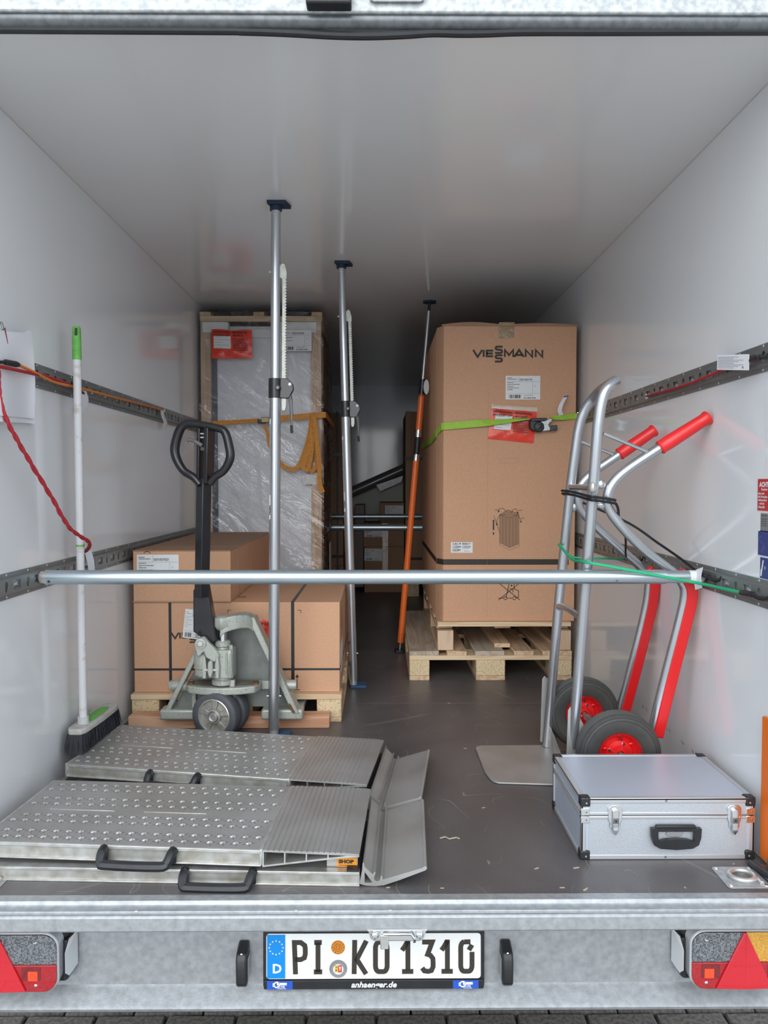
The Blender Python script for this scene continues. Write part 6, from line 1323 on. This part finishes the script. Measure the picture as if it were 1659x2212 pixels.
# red bungee with tag on the upper right rail
t = thing('bungee_cord', 'red bungee cord with a white tag along the upper right rail', 'bungee cord', (XR-.02, 2.6, 1.28))
xr_ = XR-.024
cord(t, [wp(1398, 856, x=xr_+.004), wp(1480, 832, x=xr_), wp(1560, 800, x=xr_), wp(1605, 786, x=xr_-.004), wp(1618, 780, x=xr_-.004)], .0042, M_REDC)
hook(t, wp(1622, 779, x=xr_-.004), wp(1642, 771, x=xr_-.004), wp(1662, 764, x=xr_+.006))
MB().lathe([(.005, 0), (.010, 0), (.010, .005), (.005, .005)], wp(1398, 856, x=xr_+.006), (-1, 0, 0), 12, closed=True).build('end_ring', M_CHROME, t)
P = [wp(1550, 767, x=xr_-.006), wp(1620, 770, x=xr_-.006), wp(1618, 800, x=xr_-.012), wp(1549, 799, x=xr_-.012)]
FT = Fr(P[3], P[2]-P[3], P[0]-P[3]); Wt, Ht = (P[2]-P[3]).length, (P[0]-P[3]).length
mb = MB(); mb.prism(rrect(0, Wt, 0, Ht, .003), FT, 0, .0008); tg = mb.build('tag', M_PAPER, t, sm=False)
mb = MB(); [fine(mb, FT, Wt*.04, Wt*(.55+.3*(k % 3)/2), Ht*(.12+.1*k), .0014, k, .0014) for k in range(8)]; text(mb, FT, 'GS', .008, Wt*.8, Ht*.12, bold=.0004, d=.0014); mb.build('lettering', M_GREYPRINT, tg, sm=False)
# black bungee around the hand truck
t = thing('bungee_cord', 'black bungee cord tying the hand truck to the lower right rail', 'bungee cord', (.70, 2.4, .9))
lp = [V(.640, 2.675, .928), V(.636, 2.50, .925), V(.627, 2.285, .915), V(.65, 2.277, .912), V(.70, 2.290, .905), V(.712, 2.297, .90), V(.722, 2.31, .88), V(.728, 2.33, .84)]
cord(t, lp, .0042, M_BLKC, 'loop'); cord(t, [p+V(-.002, -.001, .010) for p in lp[:5]]+[V(.708, 2.292, .912)], .0042, M_BLKC, 'loop')
cord(t, [lp[-1], V(.76, 2.36, .80), wp(1352, 1200, y=2.64), wp(1362, 1214, x=XR-.022)], .0036, M_BLKC)
hk = wp(1503, 1232, x=XR-.026)
cord(t, [V(.640, 2.675, .928), V(.70, 2.66, .90), wp(1358, 1130, y=2.60), wp(1420, 1172, y=2.55), wp(1465, 1203, x=XR-.04), hk], .0040, M_BLKC, k=8)
hook(t, hk, wp(1530, 1246, x=XR-.026), wp(1556, 1252, x=XR-.012), .0055)
p = wp(1511, 1228, x=XR-.035); MB().strap(smooth([p, p+V(-.006, -.002, -.03), p+V(-.004, -.006, -.06)], 3), V(.1, -1, .3), .04, .001).build('tag', M_PAPER, t)
# green bungee
t = thing('bungee_cord', 'green bungee cord around the hand truck, hooked to the lower right rail', 'bungee cord', (.70, 2.4, .7))
fo = V(.642, 2.665, .748); 
cord(t, [wp(1350, 1207, x=XR-.026), wp(1300, 1206, y=2.72), wp(1235, 1203, y=2.70)+V(0, .01, 0), fo+V(-.012, .010, 0)], .0036, M_GREENC)
gh = wp(1600, 1280, x=XR-.028)
cord(t, [fo+V(-.012, .010, 0), fo+V(-.014, -.015, 0), wp(1236, 1208, y=2.50), wp(1264, 1214, y=2.305), wp(1330, 1226, y=2.272), wp(1440, 1247, y=2.262), wp(1510, 1260, y=2.24), gh], .0048, M_GREENC, k=8)
hook(t, gh, wp(1625, 1284, x=XR-.026), wp(1660, 1292, x=XR-.014), .0055)
hook(t, wp(1350, 1207, x=XR-.026), wp(1368, 1208, x=XR-.026), wp(1388, 1208, x=XR-.014), .004)

# scuff marks on the right wall
mk = MB(); Fw = Fr((XR-.0003, 0, 0), (0, -1, 0), (0, 0, 1)); R = random.Random(4)
for (u, v, n, s_) in ((1392, 1525, 7, .02), (1440, 1572, 5, .02), (1475, 1602, 4, .012), (1500, 1622, 5, .012), (1320, 1450, 2, .01)):
    p = wp(u, v, x=XR)
    for k in range(n): a = -p.y+R.uniform(-s_, s_)*1.5; b = p.z-(a+p.y)*-.4*0+R.uniform(-.3, .3)*s_; strokes(mk, Fw, [[(a, b), (a+R.uniform(.004, .012), b-R.uniform(.004, .012))]], .0016, 0, 0, 1, 1, .0002)
o = mk.build('scuff_marks', M_PRINT, [q for q in COL.objects if q.name == 'wall_right'][0], sm=False); o['kind'] = 'stuff'

# ---- group phrases for repeated things
GROUPS = {'wood_chip': 'wood chips on the floor', 'lashing_rail': 'lashing rails on the side walls', 'bungee_cord': 'bungee cords on the walls', 'load_prop': 'load props under the ceiling',
          'pallet': 'wooden pallets', 'lashing_bar': 'lashing bars between the walls', 'carton': 'small cartons', 'tall_carton': 'tall cartons', 'folding_ramp': 'folding ramps', 'number_plate_lamp': 'number plate lamps',
          'tail_light': 'tail lights', 'document_pouch': 'red document pouches', 'wall_sticker': 'stickers on the right wall', 'ratchet_strap': 'ratchet straps', 'lashing_ring_plate': 'lashing ring plates'}
for o in COL.objects:
    g_ = GROUPS.get(o.name.split('.')[0])
    if g_ and o.parent is None: o['group'] = g_
